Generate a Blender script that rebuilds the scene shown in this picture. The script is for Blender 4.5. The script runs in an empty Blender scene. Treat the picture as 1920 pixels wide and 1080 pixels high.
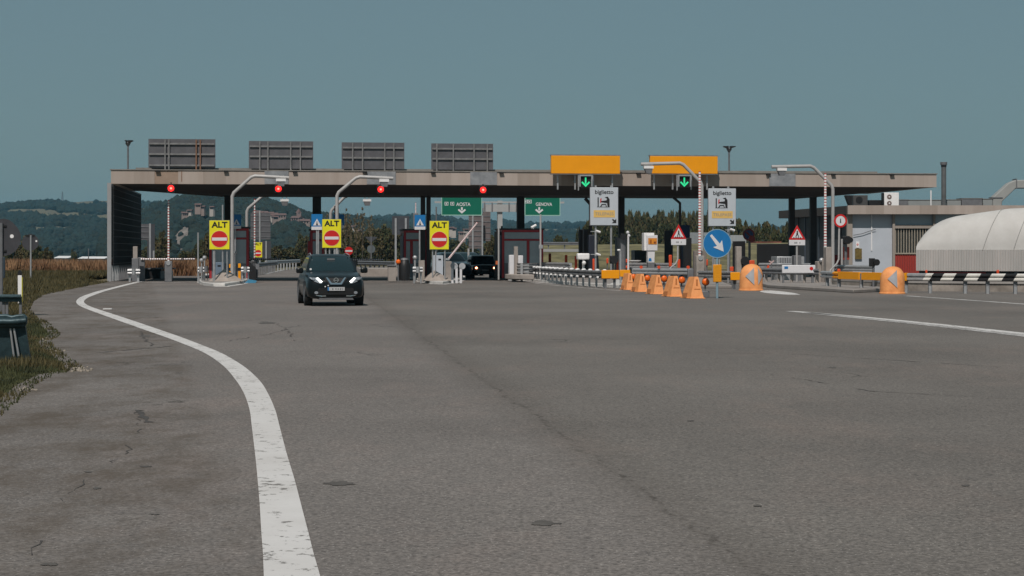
import bpy, bmesh, math, random
import numpy as np
from mathutils import Vector, noise as mnoise
random.seed(7)
PI = math.pi; R = math.radians
sc = bpy.context.scene
col = sc.collection
# ------------------------------------------------------------------ camera, sky, sun, exposure
F = 3500.0; HOR = 470.0; CAMH = 1.7
cam_d = bpy.data.cameras.new('camera'); cam = bpy.data.objects.new('camera', cam_d); col.objects.link(cam)
cam.location = (0, 0, CAMH); cam.rotation_euler = (R(90), 0, 0)
cam_d.sensor_width = 36; cam_d.lens = 36*F/1920; cam_d.shift_y = -(540-HOR)/1920
cam_d.clip_start = 0.1; cam_d.clip_end = 20000
sc.camera = cam
SUN_EL, SUN_AZ = R(52), R(-168)          # azimuth clockwise from +Y: behind the camera, to the left
world = bpy.data.worlds.new("World"); sc.world = world; world.use_nodes = True
nt = world.node_tree; nt.nodes.clear()
wo = nt.nodes.new('ShaderNodeOutputWorld'); bg = nt.nodes.new('ShaderNodeBackground')
sky = nt.nodes.new('ShaderNodeTexSky'); sky.sky_type = 'NISHITA'; sky.sun_disc = False
sky.sun_elevation = SUN_EL; sky.sun_rotation = SUN_AZ
sky.air_density = 1.0; sky.dust_density = 1.2; sky.ozone_density = 1.0; sky.altitude = 100
tint = nt.nodes.new('ShaderNodeMix'); tint.data_type = 'RGBA'; tint.blend_type = 'MULTIPLY'; tint.inputs[0].default_value = 1
tint.inputs[7].default_value = (0.585, 0.69, 0.715, 1)
flat = nt.nodes.new('ShaderNodeMix'); flat.data_type = 'RGBA'; flat.inputs[0].default_value = 0.7   # milky summer haze evens out the clear-sky gradient
flat.inputs[7].default_value = (2.50, 3.76, 4.12, 1)
nt.links.new(sky.outputs[0], tint.inputs[6]); nt.links.new(tint.outputs[2], flat.inputs[6]); nt.links.new(flat.outputs[2], bg.inputs[0]); nt.links.new(bg.outputs[0], wo.inputs[0])
bg.inputs[1].default_value = 0.06
sd = bpy.data.lights.new('sun', 'SUN'); sun = bpy.data.objects.new('sun', sd); col.objects.link(sun)
sd.energy = 3.3; sd.angle = R(0.5); sd.color = (1, 0.91, 0.84)
dv = Vector((math.sin(SUN_AZ)*math.cos(SUN_EL), math.cos(SUN_AZ)*math.cos(SUN_EL), math.sin(SUN_EL)))
sun.rotation_euler = dv.to_track_quat('Z', 'Y').to_euler()
sun.location = (-30, -40, 60)
sc.view_settings.view_transform = 'Standard'; sc.view_settings.look = 'None'
sc.view_settings.gamma = 1; sc.view_settings.exposure = 0.1
sc.cycles.volume_bounces = 0; sc.cycles.max_bounces = 6; sc.cycles.volume_step_rate = 1

# ------------------------------------------------------------------ materials
MC = {}
def mat(key, c, rough=0.6, metal=0.0, var=0.12, scale=3.0, bump=0.0, emit=None, es=0.0, coat=0.0, c2=None, streak=False, spec=0.4):
    if key in MC: return MC[key]
    m = bpy.data.materials.new(key); m.use_nodes = True; n = m.node_tree; L = n.links
    b = n.nodes['Principled BSDF']
    b.inputs['Roughness'].default_value = rough; b.inputs['Metallic'].default_value = metal
    b.inputs['Specular IOR Level'].default_value = spec
    if coat: b.inputs['Coat Weight'].default_value = coat; b.inputs['Coat Roughness'].default_value = 0.08
    if var > 0:
        tc = n.nodes.new('ShaderNodeTexCoord'); mp = n.nodes.new('ShaderNodeMapping')
        if streak: mp.inputs['Scale'].default_value = (1, 1, 0.12)
        no = n.nodes.new('ShaderNodeTexNoise'); no.inputs['Scale'].default_value = scale; no.inputs['Detail'].default_value = 5
        no.inputs['Roughness'].default_value = 0.65
        cr = n.nodes.new('ShaderNodeValToRGB')
        a = c; d = c2 if c2 else c
        cr.color_ramp.elements[0].position = 0.3; cr.color_ramp.elements[1].position = 0.7
        cr.color_ramp.elements[0].color = tuple(max(0, x*(1-var)) for x in a)+(1,)
        cr.color_ramp.elements[1].color = tuple(min(1, x*(1+var)) for x in d)+(1,)
        L.new(tc.outputs['Object'], mp.inputs[0]); L.new(mp.outputs[0], no.inputs[0]); L.new(no.outputs[0], cr.inputs[0]); L.new(cr.outputs[0], b.inputs['Base Color'])
        if bump:
            bp = n.nodes.new('ShaderNodeBump'); bp.inputs['Strength'].default_value = bump; bp.inputs['Distance'].default_value = 0.05
            L.new(no.outputs[0], bp.inputs['Height']); L.new(bp.outputs[0], b.inputs['Normal'])
    else:
        b.inputs['Base Color'].default_value = tuple(c)+(1,)
    if emit: b.inputs['Emission Color'].default_value = tuple(emit)+(1,); b.inputs['Emission Strength'].default_value = es
    MC[key] = m; return m

def asphalt_mat():
    m = bpy.data.materials.new('asphalt'); m.use_nodes = True; n = m.node_tree; L = n.links; N = n.nodes
    b = N['Principled BSDF']; b.inputs['Roughness'].default_value = 0.9; b.inputs['Specular IOR Level'].default_value = 0.25
    tc = N.new('ShaderNodeTexCoord')
    def noise(s, d=4, r=.6, sc3=(1,1,1)):
        mp = N.new('ShaderNodeMapping'); mp.inputs['Scale'].default_value = sc3
        t = N.new('ShaderNodeTexNoise'); t.inputs['Scale'].default_value = s; t.inputs['Detail'].default_value = d; t.inputs['Roughness'].default_value = r
        L.new(tc.outputs['Object'], mp.inputs[0]); L.new(mp.outputs[0], t.inputs[0]); return t.outputs[0]
    wq = N.new('ShaderNodeTexNoise'); wq.inputs['Scale'].default_value = 1.6; wq.inputs['Detail'].default_value = 6; L.new(tc.outputs['Object'], wq.inputs[0])
    wm = N.new('ShaderNodeMix'); wm.data_type = 'RGBA'; wm.inputs[0].default_value = .7; L.new(tc.outputs['Object'], wm.inputs[6]); L.new(wq.outputs['Color'], wm.inputs[7]); wx_ = wm.outputs[2]
    def ramp(src, p0, c0, p1, c1):
        r = N.new('ShaderNodeValToRGB'); e = r.color_ramp.elements
        e[0].position = p0; e[1].position = p1; e[0].color = c0+(1,); e[1].color = c1+(1,); L.new(src, r.inputs[0]); return r.outputs[0]
    def mix(a, b2, f, mode='MIX'):
        x = N.new('ShaderNodeMix'); x.data_type = 'RGBA'; x.blend_type = mode
        if isinstance(f, float): x.inputs[0].default_value = f
        else: L.new(f, x.inputs[0])
        for i, s in ((6, a), (7, b2)):
            if isinstance(s, tuple): x.inputs[i].default_value = s+(1,)
            else: L.new(s, x.inputs[i])
        return x.outputs[2]
    base = ramp(noise(.12, 4, .6), .33, (.130,.119,.111), .67, (.178,.164,.153))
    base = mix(base, (.198,.166,.150), ramp(noise(.5, 6, .7, (1,.35,1)), .5, (0,0,0), .72, (.7,.7,.7)))
    # grain and stones, fading with scale
    base = mix(base, ramp(noise(28, 3, .8), .32, (.50,.50,.50), .68, (1.50,1.50,1.50)), 1.0, 'MULTIPLY')
    base = mix(base, ramp(noise(6, 6, .75), .3, (.84,.84,.85), .7, (1.14,1.13,1.12)), 1.0, 'MULTIPLY')
    vo = N.new('ShaderNodeTexVoronoi'); vo.inputs['Scale'].default_value = 22; L.new(tc.outputs['Object'], vo.inputs[0])
    base = mix(base, (.42,.40,.38), ramp(vo.outputs['Distance'], .08, (.85,.85,.85), .15, (0,0,0)))
    # paving seam: darker, greener newer lane right of it, crumbled dark joint along it; browner mottled shoulder left of the line
    sx = N.new('ShaderNodeSeparateXYZ'); wn = noise(1.6, 6, .7)
    L.new(tc.outputs['Object'], sx.inputs[0])
    def mth(op, a, b2=None, c=None):
        q = N.new('ShaderNodeMath'); q.operation = op
        for i, s in enumerate((a, b2, c)):
            if s is None: continue
            if isinstance(s, (int, float)): q.inputs[i].default_value = s
            else: L.new(s, q.inputs[i])
        return q.outputs[0]
    sd_ = mth('ADD', mth('MULTIPLY_ADD', sx.outputs[1], .113, sx.outputs[0]), mth('MULTIPLY_ADD', wn, .5, -2.65))
    base = mix(base, (.90,.905,.89), ramp(mth('MULTIPLY_ADD', sd_, .5, .5), .42, (0,0,0), .62, (1,1,1)), 'MULTIPLY')
    ab = mth('ABSOLUTE', sd_)
    jm = mix(ramp(ab, .0, (1,1,1), .035, (0,0,0)), ramp(noise(2.4, 6, .75), .46, (.05,.05,.05), .60, (.8,.8,.8)), 1.0, 'MULTIPLY')
    base = mix(base, (.035,.03,.026), jm)
    base = mix(base, (.07,.06,.05), ramp(ab, .0, (.30,.30,.30), .5, (0,0,0)))
    sh = mth('MULTIPLY_ADD', mth('ADD', mth('MULTIPLY_ADD', sx.outputs[1], .2, sx.outputs[0]), -.7), .4, .5)
    shm = mix(ramp(sh, .45, (1,1,1), .55, (0,0,0)), ramp(noise(.9, 8, .78, (1,.5,1)), .44, (0,0,0), .64, (.85,.85,.85)), 1.0, 'MULTIPLY')
    base = mix(base, (.085,.068,.053), shm)
    v3 = N.new('ShaderNodeTexVoronoi'); v3.feature = 'DISTANCE_TO_EDGE'; v3.inputs['Scale'].default_value = .55; L.new(wx_, v3.inputs[0])
    cm = mix(ramp(v3.outputs['Distance'], .002, (1,1,1), .007, (0,0,0)), ramp(sh, .45, (1,1,1), .55, (0,0,0)), 1.0, 'MULTIPLY')
    base = mix(base, (.03,.026,.023), mix(cm, ramp(noise(.8, 5, .7), .46, (0,0,0), .60, (.8,.8,.8)), 1.0, 'MULTIPLY'))
    # long tyre-worn bands
    base = mix(base, (.085,.08,.078), ramp(noise(.35, 5, .6, (1,.10,1)), .60, (0,0,0), .85, (.38,.38,.38)))
    base = mix(base, (.07,.062,.058), ramp(noise(1.3, 7, .7, (.5,1.6,1)), .66, (0,0,0), .76, (.5,.5,.5)))
    # hair cracks in patches
    v2 = N.new('ShaderNodeTexVoronoi'); v2.feature = 'DISTANCE_TO_EDGE'; v2.inputs['Scale'].default_value = 0.9
    wp = N.new('ShaderNodeTexNoise'); wp.inputs['Scale'].default_value = 2.2; wp.inputs['Detail'].default_value = 5
    L.new(tc.outputs['Object'], wp.inputs[0])
    wx = mix(tc.outputs['Object'], wp.outputs['Color'], .35); L.new(wx, v2.inputs[0])
    cr = ramp(v2.outputs['Distance'], .004, (1,1,1), .02, (0,0,0))
    mk = ramp(noise(.22, 4, .6), .60, (0,0,0), .68, (.7,.7,.7))
    base = mix(base, (.03,.028,.026), mix(cr, mk, 1.0, 'MULTIPLY'))
    L.new(base, b.inputs['Base Color'])
    bp = N.new('ShaderNodeBump'); bp.inputs['Strength'].default_value = .35; bp.inputs['Distance'].default_value = .01
    L.new(noise(45, 3, .7), bp.inputs['Height']); L.new(bp.outputs[0], b.inputs['Normal'])
    return m
def paint_mat(key, wear, c=(.62,.61,.60)):
    m = bpy.data.materials.new(key); m.use_nodes = True; n = m.node_tree; L = n.links; N = n.nodes
    b = N['Principled BSDF']; b.inputs['Roughness'].default_value = 0.75
    tc = N.new('ShaderNodeTexCoord')
    t = N.new('ShaderNodeTexNoise'); t.inputs['Scale'].default_value = 7; t.inputs['Detail'].default_value = 9; t.inputs['Roughness'].default_value = .75
    L.new(tc.outputs['Object'], t.inputs[0])
    tb = N.new('ShaderNodeTexNoise'); tb.inputs['Scale'].default_value = .55; tb.inputs['Detail'].default_value = 3; L.new(tc.outputs['Object'], tb.inputs[0])
    ad = N.new('ShaderNodeMath'); ad.operation = 'MULTIPLY_ADD'; ad.inputs[1].default_value = .30; L.new(tb.outputs[0], ad.inputs[0]); L.new(t.outputs[0], ad.inputs[2])
    sb = N.new('ShaderNodeMath'); sb.operation = 'SUBTRACT'; sb.inputs[1].default_value = .15; L.new(ad.outputs[0], sb.inputs[0])
    r = N.new('ShaderNodeValToRGB'); e = r.color_ramp.elements; e[0].position = .0; e[0].color = (.15,.14,.13,1)
    e[1].position = wear; e[1].color = (.2,.19,.18,1)
    e3 = e.new(wear+.012); e3.color = tuple(x*.93 for x in c)+(1,); e4 = e.new(.8); e4.color = c+(1,)
    L.new(sb.outputs[0], r.inputs[0])
    t2 = N.new('ShaderNodeTexNoise'); t2.inputs['Scale'].default_value = 1.1; t2.inputs['Detail'].default_value = 4; L.new(tc.outputs['Object'], t2.inputs[0])
    r2 = N.new('ShaderNodeValToRGB'); r2.color_ramp.elements[0].color = (.78,.76,.74,1); r2.color_ramp.elements[1].position = .7
    L.new(t2.outputs[0], r2.inputs[0])
    x = N.new('ShaderNodeMix'); x.data_type = 'RGBA'; x.blend_type = 'MULTIPLY'; x.inputs[0].default_value = 1
    L.new(r.outputs[0], x.inputs[6]); L.new(r2.outputs[0], x.inputs[7]); L.new(x.outputs[2], b.inputs['Base Color'])
    return m
ASPH = asphalt_mat()
PAINT = paint_mat('road_paint', .412); PAINTF = paint_mat('faded_road_paint', .47, (.5,.49,.48))
galv = mat('galvanised_steel', (.42,.43,.44), .45, .55, .15, 4)
galvd = mat('dull_steel', (.17,.175,.185), .6, .4, .2, 3)
polew = mat('pole_grey', (.38,.375,.37), .5, .1, .1, 3)
conc = mat('concrete', (.30,.27,.245), .85, 0, .22, 1.5, .2)
concf = mat('fascia_concrete', (.37,.315,.275), .85, 0, .12, 1.6, .1, c2=(.34,.30,.27), streak=True)
_n = concf.node_tree; _b = _n.nodes['Principled BSDF']; _src = _b.inputs['Base Color'].links[0].from_socket      # cast panels of slightly different tone
_tc = _n.nodes.new('ShaderNodeTexCoord'); _sp = _n.nodes.new('ShaderNodeSeparateXYZ'); _m1 = _n.nodes.new('ShaderNodeMath'); _m1.operation = 'MULTIPLY'; _m1.inputs[1].default_value = .82
_fl = _n.nodes.new('ShaderNodeMath'); _fl.operation = 'FLOOR'; _wn = _n.nodes.new('ShaderNodeTexWhiteNoise'); _wn.noise_dimensions = '1D'; _rr = _n.nodes.new('ShaderNodeValToRGB')
_rr.color_ramp.elements[0].color = (.84,.82,.80,1); _rr.color_ramp.elements[1].color = (1.08,1.07,1.07,1); _mx = _n.nodes.new('ShaderNodeMix'); _mx.data_type = 'RGBA'; _mx.blend_type = 'MULTIPLY'; _mx.inputs[0].default_value = 1
_n.links.new(_tc.outputs['Object'], _sp.inputs[0]); _n.links.new(_sp.outputs[0], _m1.inputs[0]); _n.links.new(_m1.outputs[0], _fl.inputs[0]); _n.links.new(_fl.outputs[0], _wn.inputs['W']); _n.links.new(_wn.outputs['Value'], _rr.inputs[0])
_n.links.new(_src, _mx.inputs[6]); _n.links.new(_rr.outputs[0], _mx.inputs[7]); _n.links.new(_mx.outputs[2], _b.inputs['Base Color'])
concp = mat('patched_concrete', (.29,.215,.165), .85, 0, .12, 2)
roofm = mat('roof_felt', (.20,.19,.175), .9, 0, .2, 2)
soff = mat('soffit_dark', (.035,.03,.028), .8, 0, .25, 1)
colm = mat('column_dark', (.035,.034,.036), .6, 0, .2, 2)
louv = mat('louvre_dark', (.008,.008,.009), .8, .0, .2, 3)
blackm = mat('black_plastic', (.012,.012,.013), .5, 0, .1, 4)
rubber = mat('tyre_rubber', (.014,.014,.014), .85, 0, .2, 8)
yel = mat('alt_yellow', (.72,.66,.012), .5, 0, .05, 3)
red = mat('sign_red', (.52,.012,.012), .5, 0, .06, 4)
white = mat('sign_white', (.62,.62,.64), .5, 0, .05, 4)
whiteb = mat('bright_white', (.75,.75,.75), .4, 0, .05, 4)
ink = mat('sign_black', (.012,.012,.012), .6, 0, 0)
blue = mat('sign_blue', (.010,.155,.40), .45, 0, .06, 3)
blued = mat('sign_navy', (.012,.045,.14), .5, 0, .06, 3)
green = mat('sign_green', (.0,.12,.075), .5, 0, .06, 1)
orange = mat('plastic_orange', (.72,.27,.085), .6, 0, .11, 4, c2=(.76,.33,.12))
amber = mat('amber_panel', (.80,.31,.0), .5, 0, .05, 1)
orng = mat('beacon_orange', (.75,.13,.008), .35, 0, .25, 12)
redor = mat('marker_red', (.60,.07,.02), .5, 0, .1, 5)
boothred = mat('booth_red', (.34,.028,.034), .45, 0, .15, 3)
glass = mat('window_glass', (.05,.065,.07), .08, .0, .1, 1, spec=.8)
glassg = mat('booth_glass', (.30,.36,.39), .15, .0, .15, 1, spec=.6)
wallw = mat('panel_bluewhite', (.43,.47,.52), .5, 0, .06, 1)
panelg = mat('sign_back', (.115,.115,.125), .55, .35, .18, 2)
discg = mat('disc_back', (.055,.056,.064), .6, .3, .2, 3)
railg = mat('sign_rail', (.22,.22,.22), .5, .4, .25, 3)
rust = mat('rusty_post', (.20,.11,.07), .8, .1, .3, 4)
teal = mat('teal_guardrail', (.035,.065,.075), .45, .35, .3, 6, .2)
grassm = mat('grass_blades', (.038,.044,.014), .8, 0, .35, 1.2, c2=(.085,.068,.028))
grassd = mat('grass_dark', (.020,.030,.011), .85, 0, .3, 2, c2=(.055,.06,.022))
cropm = mat('dry_crop', (.17,.075,.036), .9, 0, .4, .8, c2=(.23,.14,.075))
leafA = mat('leaf_dark', (.020,.030,.012), .85, 0, .5, .6, c2=(.055,.062,.022))
leafB = mat('leaf_brownish', (.034,.034,.014), .85, 0, .4, .6, c2=(.095,.075,.032))
leafC = mat('leaf_sparse', (.17,.14,.085), .85, 0, .4, .6, c2=(.15,.12,.07))
bark = mat('bark', (.06,.05,.04), .9, 0, .3, 3)

# ------------------------------------------------------------------ mesh helpers
class MB:
    def __init__(s): s.v = []; s.f = []
    def add(s, vs, fs):
        o = len(s.v); s.v += [tuple(p) for p in vs]; s.f += [tuple(i+o for i in q) for q in fs]; return s
    def box(s, x0, x1, y0, y1, z0, z1):
        return s.add([(x0,y0,z0),(x1,y0,z0),(x1,y1,z0),(x0,y1,z0),(x0,y0,z1),(x1,y0,z1),(x1,y1,z1),(x0,y1,z1)],
                     [(0,3,2,1),(4,5,6,7),(0,1,5,4),(1,2,6,5),(2,3,7,6),(3,0,4,7)])
    def prism(s, poly, y0, y1):           # poly in (x,z), extruded along y
        n = len(poly)
        return s.add([(x,y0,z) for x,z in poly]+[(x,y1,z) for x,z in poly],
                     [tuple(range(n)), tuple(range(2*n-1, n-1, -1))]+[(i,(i+1)%n,n+(i+1)%n,n+i) for i in range(n)])
    def plan(s, poly, z0, z1):            # poly in (x,y)
        n = len(poly)
        return s.add([(x,y,z0) for x,y in poly]+[(x,y,z1) for x,y in poly],
                     [tuple(range(n-1,-1,-1)), tuple(range(n,2*n))]+[(i,(i+1)%n,n+(i+1)%n,n+i) for i in range(n)])
    def disc(s, cx, cz, r, y0, y1, n=28):
        return s.prism([(cx+r*math.cos(2*PI*i/n), cz+r*math.sin(2*PI*i/n)) for i in range(n)], y0, y1)
    def ring(s, cx, cz, r0, r1, y0, y1, n=32):
        vs = []; fs = []
        for y in (y0, y1):
            for r in (r0, r1):
                vs += [(cx+r*math.cos(2*PI*i/n), y, cz+r*math.sin(2*PI*i/n)) for i in range(n)]
        for i in range(n):
            j = (i+1) % n
            fs += [(i,j,n+j,n+i),(2*n+i,3*n+i,3*n+j,2*n+j),(i,2*n+i,2*n+j,j),(n+i,n+j,3*n+j,3*n+i)]
        return s.add(vs, fs)
    def cyl(s, p0, p1, r0, r1=None, n=10):
        r1 = r0 if r1 is None else r1
        p0 = Vector(p0); p1 = Vector(p1); d = (p1-p0).normalized()
        a = d.orthogonal().normalized(); b = d.cross(a)
        vs = []
        for p, r in ((p0,r0),(p1,r1)):
            vs += [tuple(p+a*(r*math.cos(2*PI*i/n))+b*(r*math.sin(2*PI*i/n))) for i in range(n)]
        return s.add(vs, [tuple(range(n-1,-1,-1)), tuple(range(n,2*n))]+[(i,(i+1)%n,n+(i+1)%n,n+i) for i in range(n)])
    def tube(s, pts, r, n=10):
        P = [Vector(p) for p in pts]; m = len(P); up = None; vs = []
        for k in range(m):
            d = ((P[min(k+1,m-1)]-P[k]).normalized()+(P[k]-P[max(k-1,0)]).normalized()).normalized()
            if up is None: a = d.orthogonal().normalized()
            else: a = (up-d*up.dot(d)).normalized()
            up = a; b = d.cross(a)
            vs += [tuple(P[k]+a*(r*math.cos(2*PI*i/n))+b*(r*math.sin(2*PI*i/n))) for i in range(n)]
        fs = [(k*n+i, k*n+(i+1)%n, (k+1)*n+(i+1)%n, (k+1)*n+i) for k in range(m-1) for i in range(n)]
        return s.add(vs, fs+[tuple(range(n-1,-1,-1)), tuple(range((m-1)*n, m*n))])
    def lathe(s, prof, n=20, cx=0, cy=0):
        vs = []; m = len(prof)
        for r, z in prof: vs += [(cx+r*math.cos(2*PI*i/n), cy+r*math.sin(2*PI*i/n), z) for i in range(n)]
        return s.add(vs, [(k*n+i, k*n+(i+1)%n, (k+1)*n+(i+1)%n, (k+1)*n+i) for k in range(m-1) for i in range(n)]+[tuple(range(n-1,-1,-1)), tuple(range((m-1)*n, m*n))])
    def ball(s, c, r, n=14, sy=1, sz=1):
        m = n//2; vs = []; fs = []
        for k in range(1, m):
            t = PI*k/m
            vs += [(c[0]+r*math.sin(t)*math.cos(2*PI*i/n), c[1]+sy*r*math.sin(t)*math.sin(2*PI*i/n), c[2]+sz*r*math.cos(t)) for i in range(n)]
        vs += [(c[0],c[1],c[2]+sz*r),(c[0],c[1],c[2]-sz*r)]; T = len(vs)-2
        for k in range(m-2): fs += [(k*n+i,(k+1)*n+i,(k+1)*n+(i+1)%n,k*n+(i+1)%n) for i in range(n)]
        fs += [(T,i,(i+1)%n) for i in range(n)]+[(T+1,(m-2)*n+(i+1)%n,(m-2)*n+i) for i in range(n)]
        return s.add(vs, fs)
    def map(s, fn): s.v = [tuple(fn(*p)) for p in s.v]; return s
    def mesh(s, name, m, smooth=False):
        me = bpy.data.meshes.new(name); me.from_pydata(s.v, [], s.f)
        bm = bmesh.new(); bm.from_mesh(me); bmesh.ops.recalc_face_normals(bm, faces=bm.faces); bm.to_mesh(me); bm.free()
        if m: me.materials.append(m)
        if smooth:
            me.polygons.foreach_set('use_smooth', [True]*len(me.polygons)); me.set_sharp_from_angle(angle=R(40))
        return me
    def build(s, name, m, parent=None, smooth=False, bevel=0, sub=0):
        o = bpy.data.objects.new(name, s.mesh(name, m, smooth or bevel > 0)); col.objects.link(o)
        if parent: o.parent = parent
        if bevel:
            b = o.modifiers.new('bevel', 'BEVEL'); b.width = bevel; b.segments = 2; b.limit_method = 'ANGLE'
        if sub:
            b = o.modifiers.new('sub', 'SUBSURF'); b.levels = sub; b.render_levels = sub
        return o
def tag(o, label=None, cat=None, group=None, kind=None):
    if label: o['label'] = label
    if cat: o['category'] = cat
    if group: o['group'] = group
    if kind: o['kind'] = kind
    return o
def lab(o, label): o['label'] = label; return o
def copy_tree(o, parent=None):
    c = o.copy(); col.objects.link(c); c.parent = parent
    for ch in list(o.children): copy_tree(ch, c)
    return c
# plaza frame: canopy front-left corner P0, u along the canopy, v away from camera
A7 = R(7.0); P0 = (-21.486, 100.0); cA, sA = math.cos(A7), math.sin(A7)
def U(px, v):
    r = (px-960)/F
    return (r*(P0[1]+v*cA)-P0[0]+v*sA)/(cA-r*sA)
def ZR(px, v): return P0[1]+U(px, v)*sA+v*cA
def G(px, y):                              # ground point under a pixel
    Z = CAMH*F/(y-HOR); return ((px-960)/F*Z, Z)
class T:
    """a thing: Empty on the ground at pixel column px and distance Z; x()/h() turn pixels into local metres"""
    def __init__(s, name, label, cat, px, Z, rz=A7, group=None, z=0.0):
        s.px = px; s.Z = Z; s.z0 = z; s.k = Z/F
        s.o = bpy.data.objects.new(name, None); col.objects.link(s.o)
        s.o.empty_display_size = .3
        s.o.location = ((px-960)/F*Z, Z, z); s.o.rotation_euler = (0,0,rz); tag(s.o, label, cat, group)
    def x(s, px): return (px-s.px)*s.k
    def h(s, y): return CAMH+(HOR-y)*s.k-s.z0
    def p(s, name, mb, m, parent=None, label=None, **kw):
        o = mb.build(name, m, parent or s.o, **kw)
        if label: o['label'] = label
        return o
def text(s, size, cx, y, cz, m, parent, name='lettering', width=None, bold=0.0, th=.004):
    c = bpy.data.curves.new('t', 'FONT'); c.body = s; c.size = size; c.align_x = 'CENTER'; c.align_y = 'CENTER'; c.offset = bold; c.extrude = th
    o = bpy.data.objects.new('t', c); col.objects.link(o); bpy.context.view_layer.update()
    dg = bpy.context.evaluated_depsgraph_get()
    me = bpy.data.meshes.new_from_object(o.evaluated_get(dg)); bpy.data.objects.remove(o); bpy.data.curves.remove(c)
    xs = [v.co.x for v in me.vertices]; ys = [v.co.y for v in me.vertices]; mx = (max(xs)+min(xs))/2; my = (max(ys)+min(ys))/2
    k = (width/(max(xs)-min(xs))) if width else 1
    for v in me.vertices: v.co = Vector((cx+(v.co.x-mx)*k, y-v.co.z, cz+(v.co.y-my)*(k+1)/2))
    me.name = name; me.materials.clear(); me.materials.append(m)
    o = bpy.data.objects.new(name, me); col.objects.link(o); o.parent = parent; return o
def struct(o): o['kind'] = 'structure'; return o

# ------------------------------------------------------------------ ground and terrain
def terr(X, Y):
    r = X/max(Y, 1)
    s = min(1, max(0, (-.11-r)/.03)); s = s*s*(3-2*s)
    d = max(0, Y-128)*.010*s+max(0, Y-215)*.010*(1-s)
    left = max(0, min(1, (-X-12)/25))*max(0, min(1, (95-Y)/40))*0.0
    return -min(5.0, d)-.02-left
xs = sorted(set([-3000,-2200,-1500,-1000,-700,-500,-350,-250]+list(range(-200,201,10))+[250,350,500,700,1000,1500,2200,3000]))
ys = sorted(set([-200,-100,-40,0,20,40,60,80,100]+list(range(110,300,8))+[320,360,400,450,500,600,700,850,1000,1300,1600,2000,2600,3200,4000,5200]))
mb = MB(); nx = len(xs)
mb.v = [(x, y, terr(x, y)) for y in ys for x in xs]
mb.f = [(j*nx+i, j*nx+i+1, (j+1)*nx+i+1, (j+1)*nx+i) for j in range(len(ys)-1) for i in range(nx-1)]
groundm = mat('verge_earth', (.075,.07,.035), .9, 0, .35, .25, .3, c2=(.14,.115,.065))
struct(mb.build('ground', groundm, smooth=True))
edge = [(-260,905),(-60,795),(0,750),(32,722),(72,703),(126,694),(108,676),(78,655),(70,640),(92,628),(74,608),(52,596),(44,580),(52,565),(76,553),(112,545),(160,536),(200,528.5)]
rd = [(-5.6,-12)]+[G(*e) for e in edge]
rd += [(-24.8,124.0),(-20.4,125.5)]
for px, Z in ((470,129),(500,140),(520,158),(560,178),(640,196),(800,205),(940,200),(1060,176),(1200,150),(1480,146)): rd.append(((px-960)/F*Z, Z))
rd += [(60,150),(60,-12)]
mb = MB(); mb.add([(x,y,.004) for x,y in rd], [tuple(range(len(rd)))])
struct(mb.build('road', ASPH))
# --- painted lines
def strip(name, pairs, m, z=.009, sub=6):
    L_ = [G(a, y) for y, a, b in pairs]; R_ = [G(b, y) for y, a, b in pairs]
    def cr(P, i, t):
        p0 = P[max(i-1,0)]; p1 = P[i]; p2 = P[i+1]; p3 = P[min(i+2, len(P)-1)]
        return tuple(.5*((2*p1[k])+(-p0[k]+p2[k])*t+(2*p0[k]-5*p1[k]+4*p2[k]-p3[k])*t*t+(-p0[k]+3*p1[k]-3*p2[k]+p3[k])*t**3) for k in (0,1))
    vs = []
    for i in range(len(pairs)-1):
        for q in range(sub):
            vs += [cr(L_, i, q/sub), cr(R_, i, q/sub)]
    vs += [L_[-1], R_[-1]]
    mb = MB(); mb.add([(x,y,z) for x,y in vs], [(2*i,2*i+1,2*i+3,2*i+2) for i in range(len(vs)//2-1)])
    return struct(mb.build(name, m))
strip('road_marking', [(527,262,274),(532,240,251),(540,208,220),(546,184,198),(552,165,181),(557,152,168),(562,145,160),(567,143,157.5),(573,148,165),(580,163,183),(590,190,214),(603,226,253),
  (618,268,297),(633,311,340),(648,350,379),(660,378,409),(672,399,432),(690,422,460),(715,443,487),(740,458,503),(770,468,516),(800,472,524),(850,478,537),(900,483,552),(950,487,565),(1000,490,578),(1040,493,588),(1090,495,602),(1300,505,655),(1900,530,790)], PAINT)
def gline(name, pts, w, m=PAINT, z=.009):
    P = [Vector(G(*p)) for p in pts]; mb = MB(); vs = []
    for i, p in enumerate(P):
        d = (P[min(i+1,len(P)-1)]-P[max(i-1,0)]).normalized(); nn = Vector((-d.y, d.x))*(w/2)
        vs += [(p.x+nn.x,p.y+nn.y,z),(p.x-nn.x,p.y-nn.y,z)]
    mb.add(vs, [(2*i,2*i+1,2*i+3,2*i+2) for i in range(len(P)-1)])
    return struct(mb.build(name, m))
gline('road_marking', [(1482,583.8),(1600,593.5),(1750,608),(1920,626.3),(2200,657)], .34, PAINT)
gline('road_marking', [(1512,586.6),(1600,595.4),(1750,610.8),(1920,630.2),(2200,663)], .34, PAINTF)
gline('road_marking', [(1700,555),(1800,562),(1920,570.5),(2100,585)], .34, PAINTF)
strip('road_marking', [(545,1430,1446),(547,1425,1468),(550,1440,1490),(553,1478,1501)], PAINT, sub=3)
gline('road_marking', [(955,523),(985,528),(1010,532),(1060,537),(1120,542),(1165,545.5)], .16, PAINTF)
gline('road_marking', [(262,529),(300,529.5),(345,530)], .5, PAINTF)
gline('road_marking', [(320,529.5),(385,530)], .5, PAINTF, .013)
gline('road_marking', [(480,526),(560,526)], .5, PAINTF)
gline('road_marking', [(690,526.5),(780,527)], .45, PAINTF)
gline('road_marking', [(498,514),(515,510),(532,506)], .35, PAINTF)
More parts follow.
